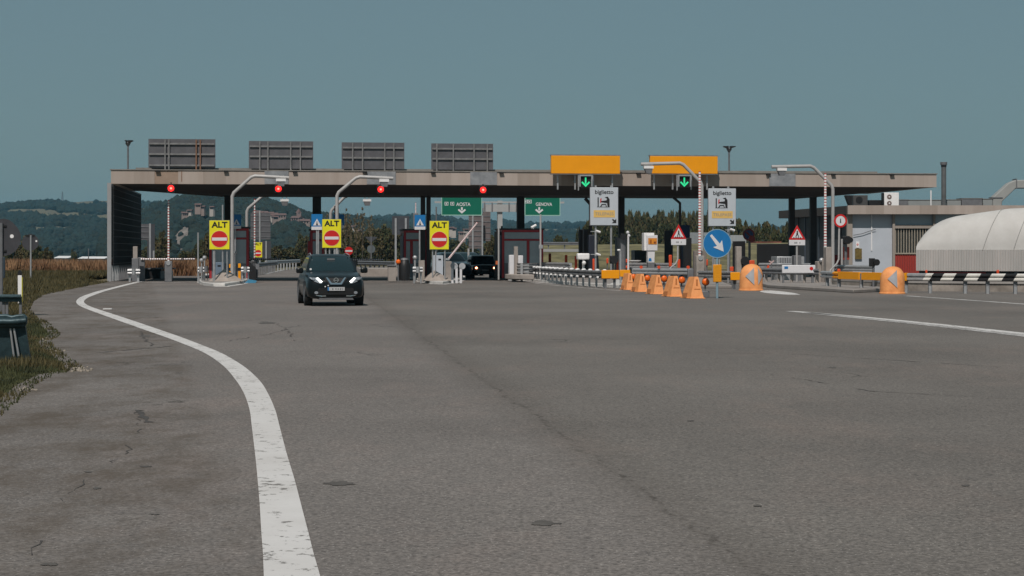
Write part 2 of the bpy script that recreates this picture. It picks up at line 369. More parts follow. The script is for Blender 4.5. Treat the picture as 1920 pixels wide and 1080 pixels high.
# --- cracks, stains
crackm = mat('crack_tar', (.06,.055,.052), .9, 0, .3, 4)
stainm = mat('oil_stain', (.085,.077,.07), .8, 0, .3, 4)
def crack(pts, w0, jit=.05, seed=0, m=crackm, gap=.25):
    rnd = random.Random(seed); P = [Vector(G(*p)) for p in pts]; mb = MB(); run = []
    def flush(run):
        if len(run) > 1:
            vs = []
            for i, (p, w) in enumerate(run):
                d = (run[min(i+1,len(run)-1)][0]-run[max(i-1,0)][0]).normalized(); nn = Vector((-d.y, d.x))*w/2
                vs += [(p.x+nn.x,p.y+nn.y,.0075),(p.x-nn.x,p.y-nn.y,.0075)]
            mb.add(vs, [(2*i,2*i+1,2*i+3,2*i+2) for i in range(len(run)-1)])
    off = 0
    for a, b in zip(P, P[1:]):
        L_ = (b-a).length; n = max(2, int(L_/.12)); nn = Vector((-(b-a).y, (b-a).x)).normalized()
        for i in range(n):
            off = off*.8+rnd.uniform(-jit, jit)*1.3
            if mnoise.noise(Vector((a.x+i*.3, seed*7.3, b.y))) < -gap: flush(run); run = []; continue
            run.append((a.lerp(b, i/n)+nn*off, w0*rnd.uniform(.15, 1.2)))
    flush(run)
    if mb.f: struct(mb.build('road_crack', m))
crack([(258,770),(265,785),(285,795)], .10, .02, 2, gap=2)
crack([(262,765),(250,815),(225,850),(190,880),(150,905),(110,945),(95,985),(60,1050)], .012, .03, 3, gap=.0)
crack([(180,662),(250,656),(330,649)], .08, .01, 4, gap=2)
crack([(262,622),(285,650)], .05, .02, 5); crack([(330,700),(355,701)], .05, .01, 6, gap=2); crack([(350,686),(372,688)], .05, .01, 7, gap=2)
crack([(85,640),(160,642),(220,640)], .03, .03, 8); crack([(455,600),(520,605),(560,640)], .03, .04, 9)
crack([(430,640),(500,628),(560,610)], .03, .04, 10); crack([(200,965),(310,966)], .012, .01, 11); crack([(1430,700),(1640,735),(1920,750)], .03, .02, 12)
crack([(1230,660),(1500,665),(1900,690)], .03, .02, 13)
def blot(cx, cy, rx, ry, seed, m=stainm):
    rnd = random.Random(seed); pts = []
    for i in range(22):
        a = 2*PI*i/22; k = rnd.uniform(.6, 1.1); g = G(cx+rx*k*math.cos(a), cy+ry*k*math.sin(a)); pts.append((g[0], g[1], .0078))
    mb = MB(); mb.add(pts, [tuple(range(22))]); struct(mb.build('road_stain', m))
blot(636,908,33,4.5,1); blot(1021,983,30,5,2); blot(272,631,12,2,3); blot(182,917,10,2,4); blot(92,1060,18,3,5); blot(273,876,12,1.6,6); blot(165,886,9,2,7)
blot(1295,790,8,1.5,8); blot(1810,912,9,2,9); blot(290,966,10,1.3,10); blot(1420,950,10,2,11); blot(500,606,18,2,12); blot(1560,690,9,1,13)
gravm = mat('pale_gravel', (.30,.265,.22), .9, 0, .2, 9)
for (cx, cy, n, sp, nm) in ((150,694,60,20,'gravel'),(103,662,30,12,'gravel'),(80,636,24,9,'gravel'),(45,730,10,20,'gravel')):
    mb = MB()
    for i in range(n):
        g = G(cx+random.gauss(0, sp*.55), cy+random.gauss(0, 2.5)); r = random.uniform(.01,.035)
        mb.ball((g[0], g[1], r*.4), r, 6, 1, .5)
    tag(mb.build(nm, gravm), None, None, None, 'stuff')['label'] = 'pale broken gravel crumbs on the road edge'
g = G(202, 580); mb = MB(); mb.box(-.12,.12,-.06,.06,.004,.03).map(lambda x,y,z: (g[0]+x+.3*z, g[1]+y*1.4+.3*x, z))
tag(mb.build('litter', whiteb), 'small white scrap of litter on the asphalt inside the curved line', 'litter')
# --- grass (blades) on the left verge
def blades(name, pts, m, label):
    n = len(pts); V = np.zeros((n, 3, 3)); rs = np.random.RandomState(len(pts)); a = rs.rand(n)*2*PI
    for i, (x, y, z, h, w) in enumerate(pts):
        dx, dy = math.cos(a[i])*w, math.sin(a[i])*w; lx, ly = (rs.rand()-.5)*h*.8, (rs.rand()-.5)*h*.8
        V[i] = [(x-dx,y-dy,z),(x+dx,y+dy,z),(x+lx,y+ly,z+h)]
    me = bpy.data.meshes.new(name); me.from_pydata([tuple(v) for v in V.reshape(-1,3)], [], [(3*i,3*i+1,3*i+2) for i in range(n)])
    me.materials.append(m); o = bpy.data.objects.new(name, me); col.objects.link(o); tag(o, label, None, None, 'stuff'); return o
import bisect
ey = [e[1] for e in edge][::-1]; ex = [e[0] for e in edge][::-1]
edgeZX = sorted([(G(*e)[1], G(*e)[0]) for e in edge])
def edgeX(Z): return float(np.interp(Z, [q[0] for q in edgeZX], [q[1] for q in edgeZX]))
rnd = random.Random(5); near = []; mid = []; dark = []
for i in range(52000):
    Z = 14+ (rnd.random()**1.3)*34; X = edgeX(Z)+.25-abs(rnd.gauss(0, 1.6))
    d = edgeX(Z)-X
    if (X/Z*F+960) < -60: continue
    k = .5+.5*mnoise.noise(Vector((X*1.3, Z*.5, 0)))
    if d < 0 and rnd.random() > .25*k*2: continue
    h = (.05+.16*k)*rnd.uniform(.5,1.3)*min(1, .4+max(d,0)*1.5)
    if d > 1.2: h *= 1.4
    (near if k > .5 else dark).append((X, Z, 0, h, .006+.0003*Z))
for i in range(26000):
    Z = 46+rnd.random()*80; X = edgeX(min(Z,101))+.2-abs(rnd.gauss(0, 3.2))
    if Z > 101: X = min(X, -23.6-(Z-101)*.1)
    if (X/Z*F+960) < -60: continue
    d = edgeX(min(Z,101))-X; k = .5+.5*mnoise.noise(Vector((X*.6, Z*.3, 3)))
    h = (.10+.45*k*min(1,max(d,0)/1.5))*rnd.uniform(.5,1.3)
    mid.append((X, Z, terr(X,Z), h, .02+.0002*Z))
blades('grass', near, grassm, 'rough yellow-green grass spilling over the road edge'); blades('grass', dark, grassd, 'darker green grass by the guardrail end')
blades('grass', mid, grassm, 'long rough grass on the verge before the dry field')
# --- dry crop field
cp = []
for i in range(42000):
    Z = 127+rnd.random()**1.6*120; px = rnd.uniform(-60, 440); X = (px-960)/F*Z
    cp.append((X, Z, terr(X,Z), rnd.uniform(.75,1.25)*(1.0+.12*mnoise.noise(Vector((X*.3,Z*.1,0)))), rnd.uniform(.05,.11)))
o = blades('crop_field', cp, cropm, 'dry red-brown crop standing in the field beyond the verge')
cp2 = [(X, Z, z, h*.55, w*1.5) for X, Z, z, h, w in cp[::3]]
fieldm = mat('field_soil', (.16,.10,.06), .9, 0, .25, .1)
gr2 = []
for i in range(6000):
    Z = rnd.uniform(118,127); X = (rnd.uniform(0,205)-960)/F*Z; gr2.append((X, Z, terr(X,Z), rnd.uniform(.2,.5), .05))
blades('grass', gr2, grassm, 'green grass strip along the front of the crop')

# ------------------------------------------------------------------ hills
woodm = mat('hill_woodland', (.006,.017,.017), .95, 0, .4, .02, c2=(.014,.026,.020))
fldm = mat('hill_fields', (.15,.12,.085), .95, 0, .25, .02, c2=(.09,.095,.055))
rockm = mat('pale_cliff', (.08,.072,.062), .95, 0, .5, .12, .5, c2=(.19,.165,.145))
def hill(name, prof, Zr, Zf, fields, nx=230, ny=60, base=-4.5, seed=0, rocks=()):
    pxs = np.linspace(prof[0][0], prof[-1][0], nx); vs = []; fs = []; mi = []
    yr = np.interp(pxs, [p[0] for p in prof], [p[1] for p in prof])
    for j in range(ny+6):
        t = j/(ny-1)
        for i, px in enumerate(pxs):
            top = CAMH+(HOR-yr[i])/F*Zr
            if t <= 1:
                Y = Zf+(Zr-Zf)*t; s = t**1.15
                z = base+(top-base)*s
                z += (top-base)*.10*math.sin(PI*t)*mnoise.fractal(Vector((px*.012, t*2.5, seed)), 1, 2, 4)
            else:
                Y = Zr+(t-1)*(Zr-Zf); z = base+(top-base)*(1-(t-1)*3)
            vs.append(((px-960)/F*Y, Y, z))
    for j in range(ny+5):
        for i in range(nx-1):
            fs.append((j*nx+i, j*nx+i+1, (j+1)*nx+i+1, (j+1)*nx+i))
            c = vs[j*nx+i]; cpx = 960+F*c[0]/c[1]; cy = HOR-(c[2]-CAMH)/c[1]*F; k = 0
            nz = mnoise.noise(Vector((cpx*.06, cy*.15, seed)))*.5+mnoise.noise(Vector((cpx*.25, cy*.3, seed+5)))*.6
            for (fx, fy, rx, ry) in fields:
                if ((cpx-fx)/rx)**2+((cy-fy)/ry)**2 < 1+nz: k = 1
            for (fx, fy, rx, ry) in rocks:
                if ((cpx-fx)/rx)**2+((cy-fy)/ry)**2 < 1+nz: k = 2
            mi.append(k)
    me = bpy.data.meshes.new(name); me.from_pydata(vs, [], fs)
    for m in (woodm, fldm, rockm): me.materials.append(m)
    me.polygons.foreach_set('material_index', mi); me.polygons.foreach_set('use_smooth', [True]*len(fs))
    o = bpy.data.objects.new(name, me); col.objects.link(o); struct(o)
    return vs, mi, nx, ny
def forest(name, hv, n, size, seed, label, m=woodm):
    vs, mi, nx, ny = hv; rs = random.Random(seed); ico = []
    bm = bmesh.new(); bmesh.ops.create_icosphere(bm, subdivisions=1, radius=1); iv = [tuple(v.co) for v in bm.verts]; fi = [tuple(v.index for v in f.verts) for f in bm.faces]; bm.free()
    V = []; Fc = []
    while n > 0:
        n -= 1
        j = int((rs.random()**.6)*(ny-1)); i = rs.randrange(nx-1)
        if mi[j*(nx-1)+i] == 1 and rs.random() < .985: continue
        if mi[j*(nx-1)+i] == 2 and rs.random() < .975: continue
        a = Vector(vs[j*nx+i]); b = Vector(vs[j*nx+i+1]); c = Vector(vs[(j+1)*nx+i]); p = a+(b-a)*rs.random()+(c-a)*rs.random()
        r = size*rs.uniform(.5,1.2)*(.7 if j > ny-4 else 1); st = rs.uniform(.8,1.25); o = len(V)
        V += [(p.x+q[0]*r*rs.uniform(.8,1.2), p.y+q[1]*r, p.z+q[2]*r*st+r*.4) for q in iv]; Fc += [tuple(k+o for k in f) for f in fi]
    me = bpy.data.meshes.new(name); me.from_pydata(V, [], Fc); me.materials.append(m)
    me.materials.append(mat('hill_crowns', (.012,.017,.010), .95, 0, .3, .1)); me.polygons.foreach_set('material_index', [1 if (k//len(fi)) % 3 == 0 else 0 for k in range(len(Fc))])
    o = bpy.data.objects.new(name, me); col.objects.link(o); tag(o, label, None, None, 'stuff')
h1 = hill('hills', [(-120,392),(0,386),(30,383),(60,379),(95,377),(130,380),(170,377),(210,376),(260,380),(320,384),(420,390)], 3000, 1500,
     [(60,398,60,6),(165,381,50,7),(170,408,60,5),(25,400,30,4),(120,405,55,6),(100,430,50,4),(215,412,50,5)], seed=1)
forest('hill_woodland', h1, 8500, 4.6, 11, 'hazy blue-green woods covering the far left hill')
h2 = hill('hills', [(190,440),(230,402),(262,392),(290,388),(310,384),(330,376),(350,370),(380,367),(420,366),(460,369),(490,374),(520,384),(545,391),(580,404),(640,409),(700,418),(740,424),(790,440)], 1700, 900,
     [(268,396,22,7),(308,396,14,4),(392,370,12,3),(345,403,9,4),(480,405,20,4),(520,410,30,5),(560,420,25,4)], seed=2, rocks=[(340,450,20,18),(334,466,14,10),(350,434,12,8)])
forest('hill_woodland', h2, 9000, 3.6, 12, 'wooded castle hill behind the toll station')
h3 = hill('hills', [(520,424),(600,416),(660,413),(720,411),(780,407),(800,409),(840,412),(870,420),(950,420),(1000,424),(1060,424),(1120,424),(1200,428),(1300,430),(1500,432),(1700,436),(2000,440)], 3400, 1700,
     [(1060,436,60,6),(850,432,20,4),(980,450,40,4),(1040,448,50,4)], seed=3)
forest('hill_woodland', h3, 6000, 7, 13, 'low far ridge of woods and fields on the horizon')
# lattice mast on the left hill
t = T('radio_mast', 'thin radio mast on the far left hill top', 'mast', 117, 2990, 0, z=CAMH+(HOR-379)*2990/F)
mb = MB()
for sx, sy in ((-1,-1),(1,-1),(1,1),(-1,1)): mb.cyl((sx*1.6,sy*1.6,-3),(sx*.3,sy*.3,17),.35,.25,5)
for k in range(6): mb.box(-1.5+k*.2,1.5-k*.2,-.2,.2,k*2.6,k*2.6+.35)
t.p('lattice', mb, galvd)
# village
housew = [mat('house_wall_a', (.24,.19,.17), .9, 0, .1, .1), mat('house_wall_b', (.20,.15,.14), .9, 0, .1, .1), mat('house_wall_c', (.38,.35,.32), .9, 0, .1, .1)]
tile = mat('roof_tiles', (.13,.085,.078), .9, 0, .2, .2)
rh = random.Random(3)
def house(px, y, Z, w, h, k, label, group='houses of the hillside village'):
    t = T('house', label, 'house', px, Z, rh.uniform(-.5,.5), group, z=CAMH+(HOR-y)*Z/F-1)
    d = w*.7; mb = MB(); mb.box(-w/2,w/2,-d/2,d/2,-4,h); t.p('wall', mb, housew[k])
    mb = MB(); mb.add([(-w/2-.4,-d/2-.4,h),(w/2+.4,-d/2-.4,h),(w/2+.4,d/2+.4,h),(-w/2-.4,d/2+.4,h),(-w/2-.4,0,h+w*.22),(w/2+.4,0,h+w*.22)],
        [(0,1,5,4),(2,3,4,5),(1,2,5),(3,0,4),(0,3,2,1)]); t.p('roof', mb, tile)
    for q in range(3): t.p('window', MB().box(-w*.35+q*w*.27,-w*.35+q*w*.27+1.0,-d/2-.06,-d/2+.02,h*.4,h*.4+1.4), blackm)
def hy(px): return float(np.interp(px, [350,392,480,500,520,540,560,575,590], [372,371,400,402,405,409,414,420,423]))
for i in range(26):
    px = 480+rh.random()*106; house(px, hy(px)+rh.uniform(-1.5,6), 1350+rh.uniform(-60,60), rh.uniform(4,7), rh.uniform(2,3.4), rh.choice((0,1,1,2)), 'small tile-roofed house in the village on the wooded hillside')
for i in range(7):
    px = 364+i*6+rh.uniform(-2,2); house(px, 373+rh.uniform(-1,1.5), 1640, rh.uniform(4,7), rh.uniform(2,3.2), rh.choice((0,1,2)), 'pale house on the crest of the wooded hill', 'houses on the hill crest')
for px, y in ((372,388),(380,391),(347,404),(398,392),(356,398),(516,411),(667,433),(660,428),(672,436),(850,432),(873,433),(845,430),(866,440)):
    house(px, y, 1250, rh.uniform(3,5), rh.uniform(1.8,2.6), rh.choice((0,2)), 'lone pale house among the trees on the far slopes', 'scattered houses on the slopes')
# church tower in the village
t = T('church_tower', 'pinkish church tower standing above the village roofs', 'tower', 560, 1330, .2, z=CAMH+(HOR-420)*1330/F)
mb = MB(); mb.box(-1.6,1.6,-1.6,1.6,-3,8); t.p('shaft', mb, housew[1]); mb = MB(); mb.lathe([(2.3,8),(.1,11)],4); t.p('spire', mb, tile)
# greenhouses / long sheds
for i, (a, b, y0, y1, lb) in enumerate(((100,128,480,484,'short white greenhouse roof left of the dark bush in the field'),(145,196,481,485,'long white greenhouse roof beyond the crop by the louvred wall'))):
    Z = 520; t = T('greenhouse', lb, 'greenhouse', (a+b)/2, Z, 0, z=-3.6)
    mb = MB(); mb.box(t.x(a),t.x(b),0,12,0,t.h(y1)); t.p('wall', mb, mat('shed_wall',(.12,.12,.12)))
    mb = MB(); mb.add([(t.x(a),-.3,t.h(y1)),(t.x(b),-.3,t.h(y1)),(t.x(b),6,t.h(y0)),(t.x(a),6,t.h(y0)),(t.x(b),12.3,t.h(y1)),(t.x(a),12.3,t.h(y1))],[(0,1,2,3),(3,2,4,5),(0,3,5),(1,4,2)]); t.p('roof', mb, whiteb)

# ------------------------------------------------------------------ trees
def crown_mesh(name, w, h, z0, n, leaf, seed, m, m2=None, shape='round', clumps=14):
    rs = np.random.RandomState(seed); cs = []
    for k in range(clumps):
        t = rs.rand(); a = rs.rand()*2*PI
        prof = {'round': math.sin(PI*(.12+.8*t))**.6, 'cone': (1-t)**.7+.1, 'column': .75*math.sin(PI*(.1+.85*t))**.3, 'sparse': .8*math.sin(PI*(.1+.8*t))}[shape]
        r = rs.rand()**.5*.7*prof*w/2
        cs.append((math.cos(a)*r, math.sin(a)*r, z0+t*(h-z0)*.92, w*.5*prof*rs.uniform(.28,.55), rs.uniform(.7,1.2)))
    V = np.zeros((n,4,3)); mi = []
    for i in range(n):
        c = cs[rs.randint(len(cs))]; d = rs.normal(size=3); d /= np.linalg.norm(d); rr = c[3]*rs.uniform(.55,1.08)
        p = np.array(c[:3])+d*rr*np.array([1,1,c[4]])
        a = rs.normal(size=3); a /= np.linalg.norm(a); b = np.cross(a, rs.normal(size=3)); b /= np.linalg.norm(b); s = leaf*rs.uniform(.5,1.3)
        V[i] = [p-a*s, p-b*s*.6, p+a*s, p+b*s*.6]; mi.append(1 if d[2] > .2 and rs.rand() < .5 else 0)
    me = bpy.data.meshes.new(name); me.from_pydata([tuple(v) for v in V.reshape(-1,3)], [], [(4*i,4*i+1,4*i+2,4*i+3) for i in range(n)])
    me.materials.append(m); me.materials.append(m2 or m); me.polygons.foreach_set('material_index', mi); return me
def trunk_mesh(h, r, seed):
    mb = MB(); rs = random.Random(seed)
    mb.tube([(0,0,-.3),(rs.uniform(-.1,.1),0,h*.3),(rs.uniform(-.2,.2),.1,h*.6)], r, 7)
    mb.cyl((0,0,h*.55),(rs.uniform(-.2,.2),0,h*.95), r*.7, r*.2, 6)
    for k in range(6):
        a = rs.uniform(0,2*PI); z = h*rs.uniform(.3,.7); l = h*.2; mb.cyl((0,0,z),(math.cos(a)*l,math.sin(a)*l,z+l*.9), r*.4, r*.12, 5)
    return mb.mesh('trunk', bark)
TP = {
 'oak': [(crown_mesh('crown',7,8,.3,3400,.40,s,leafA,leafB,'round',26), trunk_mesh(8,.25,s)) for s in (1,2,3)],
 'brown': [(crown_mesh('crown',6,8,.1,3400,.36,s,leafB,leafA,'round',26), trunk_mesh(8,.2,s)) for s in (4,5)],
 'cone': [(crown_mesh('crown',4,9,.3,3000,.34,s,leafA,leafB,'column',26), trunk_mesh(9,.2,s)) for s in (6,7,8)],
 'sparse': [(crown_mesh('crown',3.6,11,3,520,.20,s,leafC,leafB,'sparse',16), trunk_mesh(11,.13,s)) for s in (9,10)],
}
def tree(kind, px, top, Z, w, label, group, gz=None, name='tree', i=0):
    X = (px-960)/F*Z; gz = terr(X, Z) if gz is None else gz
    t = T(name, label, 'tree', px, Z, random.uniform(0,6), group, z=gz)
    cm, tm = TP[kind][i % len(TP[kind])]; H0 = {'oak':8,'brown':8,'cone':9,'sparse':11}[kind]; W0 = {'oak':7,'brown':6,'cone':4,'sparse':3.6}[kind]
    H = CAMH+(HOR-top)*Z/F-gz; ww = w*Z/F
    for nm, me in (('crown', cm), ('trunk', tm)):
        o = bpy.data.objects.new(nm, me); col.objects.link(o); o.parent = t.o; o.scale = (ww/W0, ww/W0, H/H0)
rt = random.Random(9)
for i in range(46):
    px = 1122+i*5.3+rt.uniform(-3,3); tree('oak', px, (396 if i % 3 else 404)+rt.uniform(-2,3)+(8 if px < 1160 else 0), 430+rt.uniform(-25,25), rt.uniform(26,36), 'dark green tree in the dense row behind the toll lanes', 'trees of the dense row', i=i)
for i, (px, top, w) in enumerate(((1383,409,24),(1403,412,22),(1419,418,18),(1436,414,22),(1455,420,20),(1472,416,22),(1492,414,20),(1512,414,22))):
    tree('oak', px, top, 300, w*1.35, 'round-topped tree in the looser row left of the dark building', 'trees left of the dark building', i=i)
for i, (px, top, w, kd) in enumerate(((12,452,34,'oak'),(38,458,30,'brown'),(72,456,30,'oak'),(88,462,24,'brown'),(52,440,30,'brown'),(-20,446,40,'oak'))):
    tree(kd, px, top, 260, w, 'dark tree in the clump behind the round sign backs', 'trees behind the round signs', i=i)
tree('oak', 138, 467, 500, 16, 'small dark bush between the two white greenhouse roofs', None, i=1)
for i, (px, top, w, kd) in enumerate(((290,436,34,'brown'),(306,430,30,'brown'),(374,450,30,'oak'),(392,432,34,'brown'),(360,466,22,'brown'),(300,452,40,'oak'),(345,470,30,'oak'),(272,462,26,'oak'))):
    tree(kd, px, top, 300, w, 'brown-green tree beyond the field seen through the first lane', 'trees behind the first lane', i=i)
for i in range(13):
    px = 508+i*14; tree(('oak','brown')[i % 2], px+rt.uniform(-4,4), (462 if px < 590 else 446)+rt.uniform(-6,6) if px < 560 else 440+rt.uniform(-10,8), 330, rt.uniform(30,42), 'dark bushy tree in the middle thicket behind the black car', 'trees of the middle thicket', i=i)
for i in range(10):
    px = 656+i*14; tree(('brown','oak')[i % 2], px, 424+rt.uniform(-8,10)+(10 if px > 740 else 0), 300, rt.uniform(32,44), 'dark brown-green tree in the thicket right of the central stop sign', 'trees right of the central stop sign', i=i)
for i, (px, top, w) in enumerate(((612,388,16),(648,382,18),(668,386,18),(680,380,22),(694,390,18),(656,394,14))):
    tree('sparse', px, top, 280, w, 'tall thin half-bare poplar rising above the thicket', 'half-bare poplars', i=i, name='poplar_tree')
for i, (px, top, w, kd) in enumerate(((1046,440,26,'oak'),(1060,446,22,'oak'),(920,440,24,'brown'),(932,436,20,'oak'),(1092,420,30,'oak'),(1104,414,26,'oak'),(880,462,20,'oak'))):
    tree(kd, px, top, 260, w, 'lone green tree beside the ramp behind the booths', 'trees beside the ramp', i=i)
for i in range(8):
    tree('oak', 775+i*22, 452+rt.uniform(-6,6), 480, 36, 'distant bushy tree between the central lanes', 'distant trees between the lanes', i=i)
# grass bank + ramp behind the right lanes
bankm = mat('bank_grass', (.07,.068,.03), .9, 0, .3, .4, c2=(.17,.15,.075))
mb = MB(); mb.add([((1010-960)/F*170,170,0),((1560-960)/F*170,170,0),((1560-960)/F*200,200,2.6),((1010-960)/F*200,200,2.3),((1010-960)/F*240,240,2.0),((1560-960)/F*240,240,2.3)],[(0,1,2,3),(3,2,5,4)])
struct(mb.build('grass_bank', bankm))
q_ = lambda px, Z: (px-960)/F*Z
mb = MB(); mb.add([(q_(990,163),163,0),(q_(1120,163),163,0),(q_(1120,171),171,1.55),(q_(990,171),171,1.55),(q_(1120,186),186,-.5),(q_(990,186),186,-.5),(q_(1120,184.5),184.5,1.85),(q_(990,184.5),184.5,1.85)],[(0,1,2,3),(3,2,6,7),(7,6,4,5)])
struct(mb.build('ramp_bank', bankm))
mb = MB(); mb.add([(q_(990,171.3),171.3,1.59),(q_(1120,171.3),171.3,1.59),(q_(1120,184.2),184.2,1.86),(q_(990,184.2),184.2,1.86)],[(0,1,2,3)])
struct(mb.build('ramp_road', mat('ramp_concrete',(.24,.235,.22),.9)))

# ------------------------------------------------------------------ canopy
LC = 45.84
def PF(name, label, cat, u, v, group=None):
    o = bpy.data.objects.new(name, None); col.objects.link(o)
    o.location = (P0[0]+u*cA-v*sA, P0[1]+u*sA+v*cA, 0); o.rotation_euler = (0,0,A7); tag(o, label, cat, group); return o
can = PF('toll_canopy', 'long flat concrete toll canopy spanning all the lanes', 'canopy', 0, 0)
ZB, ZT, ZS, DV = 5.29, 6.02, 4.86, 12.5
mb = MB(); mb.box(0,2.3,0,.3,ZB,ZT).box(3.55,LC,0,.3,ZB,ZT).box(0,.3,.3,DV-.3,ZB,ZT).box(LC-.3,LC,.3,DV-.3,ZB,ZT).box(0,LC,DV-.3,DV,ZB,ZT)
mb.build('fascia', concf, can)
lab(MB().box(2.3,3.55,.02,.3,ZB,ZT).build('fascia_panel', concp, can), 'brown patched fascia panel near the left end')
lab(MB().box(3.72,3.76,-.012,.0,ZB+.12,ZT-.02).build('rust_stain', rust, can), 'thin vertical rust streak')
mb = MB(); mb.box(-.05,LC+.05,-.05,DV+.05,ZT,ZT+.05); mb.box(1.2,LC-3,1.4,DV-1,ZT+.05,ZT+.20); mb.build('roof', roofm, can)
mb = MB()
iu, iv = 5.6, 3.4
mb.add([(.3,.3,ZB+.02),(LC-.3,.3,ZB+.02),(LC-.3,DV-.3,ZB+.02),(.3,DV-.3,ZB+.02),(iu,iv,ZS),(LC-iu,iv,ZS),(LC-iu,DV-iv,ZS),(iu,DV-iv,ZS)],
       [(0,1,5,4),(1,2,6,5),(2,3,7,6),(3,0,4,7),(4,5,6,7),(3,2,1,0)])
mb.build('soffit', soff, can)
for px in (296,424,553,684,812,940,1070,1197,1318,1440,1562,1672):
    u = U(px, 0); MB().box(u-.12,u+.12,-.16,.0,ZT-.08,ZT-.0).build('drain_spout', blackm, can)
bx = mat('grey_cover', (.20,.215,.235), .5, .1, .15, 2, c2=(.27,.28,.29))
for i, (a, b, ya, yb) in enumerate(((496,541,323,343),(688,742,324,344),(882,932,324,345),(1443,1492,325,347))):
    u0, u1 = U(a, -.1), U(b, -.1); lab(MB().box(u0,u1,-.05,-.002,ZB+.02,ZT-.01).build('cover_panel', bx, can), 'grey painted patch on the fascia')
def column(px, v, w, label, rz=0, d=None):
    u = U(px, v); o = PF('canopy_column', label, 'column', u, v, 'dark steel columns holding the canopy'); dd = d or w
    MB().box(-w/2,w/2,-dd/2,dd/2,.15,ZS+.35).build('shaft', colm, o)
    MB().box(-w/2-.12,w/2+.12,-dd/2-.12,dd/2+.12,0,.15).build('base_block', conc, o); return o
column(427,8,.36,'dark canopy column on the leftmost toll island, behind the pole'); column(793,6,.26,'left one of the close pair of dark columns behind the blue sign right of centre')
column(803.5,6,.24,'right one of the close pair of dark columns, just left of the third stop sign'); column(976,7,.42,'dark column standing above the big red-framed booth')
column(1165,7,.34,'dark column right of the first white ticket sign'); column(1484.5,8,.32,'dark column at the right in front of the dark building wall')
column(1524.5,8,.36,'rightmost dark column, beside the tall striped boom'); column(594,9,.5,'dark column behind the blue sign left of the central stop sign')
# canopy angled bracket to the ground (dark bent pipe)
t = T('bent_pole', 'dark bent pipe hanging from the canopy above the small pedestrian triangle', 'pole', 1275, 107)
t.p('pipe', MB().tube([(t.x(1262),0,t.h(370)),(t.x(1275),0,t.h(381)),(t.x(1276),0,t.h(500))],.08), colm)
t = T('bent_pole', 'dark bent pipe by the left edge of the first white ticket sign', 'pole', 1108, 107)
t.p('pipe', MB().tube([(t.x(1097),0,t.h(372)),(t.x(1107),0,t.h(383)),(t.x(1108),0,t.h(515))],.10), colm)

# gantry sign backs on the roof
for i, (a, b, y0, y1, posts, lb) in enumerate((
    (279,403,260.5,315,(310,317,367.5,375),'grey back of a roof sign, leftmost of four, with rusty posts'),
    (467,587,264.5,316,(487.5,502.5,545,563),'grey back of a roof sign, second from the left'),
    (641,758.5,267,317,(661.5,680,721.5,738.5),'grey back of a roof sign, third from the left'),
    (809,925.5,269,318,(819,850,889,914),'grey back of a roof sign, rightmost of four, nearest the yellow boards'))):
    Z = ZR((a+b)/2, .8); t = T('roof_sign', lb, 'sign', (a+b)/2, Z, A7, 'roof signs seen from behind', z=ZT+.05)
    t.p('panel', MB().box(t.x(a),t.x(b),.12,.2,t.h(y1),t.h(y0)), panelg)
    for px in posts:
        rs_ = (i == 0 and px in (367.5,375)); t.p('post', MB().box(t.x(px)-.035,t.x(px)+.035,-.02,.12,0,t.h(y0)-.03), rust if rs_ else railg, label='rusty post' if rs_ else None)
    for y in ((y0+9, y0+28.5, y1-5) if i == 0 else (y0+10, y0+29)):
        t.p('rail', MB().box(t.x(a)+.05,t.x(b)-.05,.03,.118,t.h(y)-.045,t.h(y)+.045), railg)
# yellow boards with brackets
for (a, b, y0, y1, br, lb) in ((1033,1163.5,292,325.5,(1047,1080,1115,1151),'plain yellow board over the lane, the left one'),
                           (1218,1347,293,325.5,(1228,1263.5,1299,1329.5),'plain yellow board over the lane, the right one behind the pole arm')):
    Z = ZR((a+b)/2, -.95); t = T('yellow_board', lb, 'sign', (a+b)/2, Z, A7, 'yellow boards over the ticket lanes', z=5)
    t.p('board', MB().box(t.x(a),t.x(b),0,.3,t.h(y1),t.h(y0)), amber, bevel=.012)
    t.p('board_frame', MB().box(t.x(a)-.03,t.x(b)+.03,.02,.34,t.h(y0)+.003,t.h(y0)+.06).box(t.x(a)-.03,t.x(b)+.03,.02,.34,t.h(y1)-.05,t.h(y1)-.003), railg)
    for px in br:
        t.p('bracket', MB().box(t.x(px)-.04,t.x(px)+.04,.36,.44,t.h(355),t.h(y0)).box(t.x(px)-.03,t.x(px)+.03,.44,.95,t.h(340),t.h(340)+.06), galv)
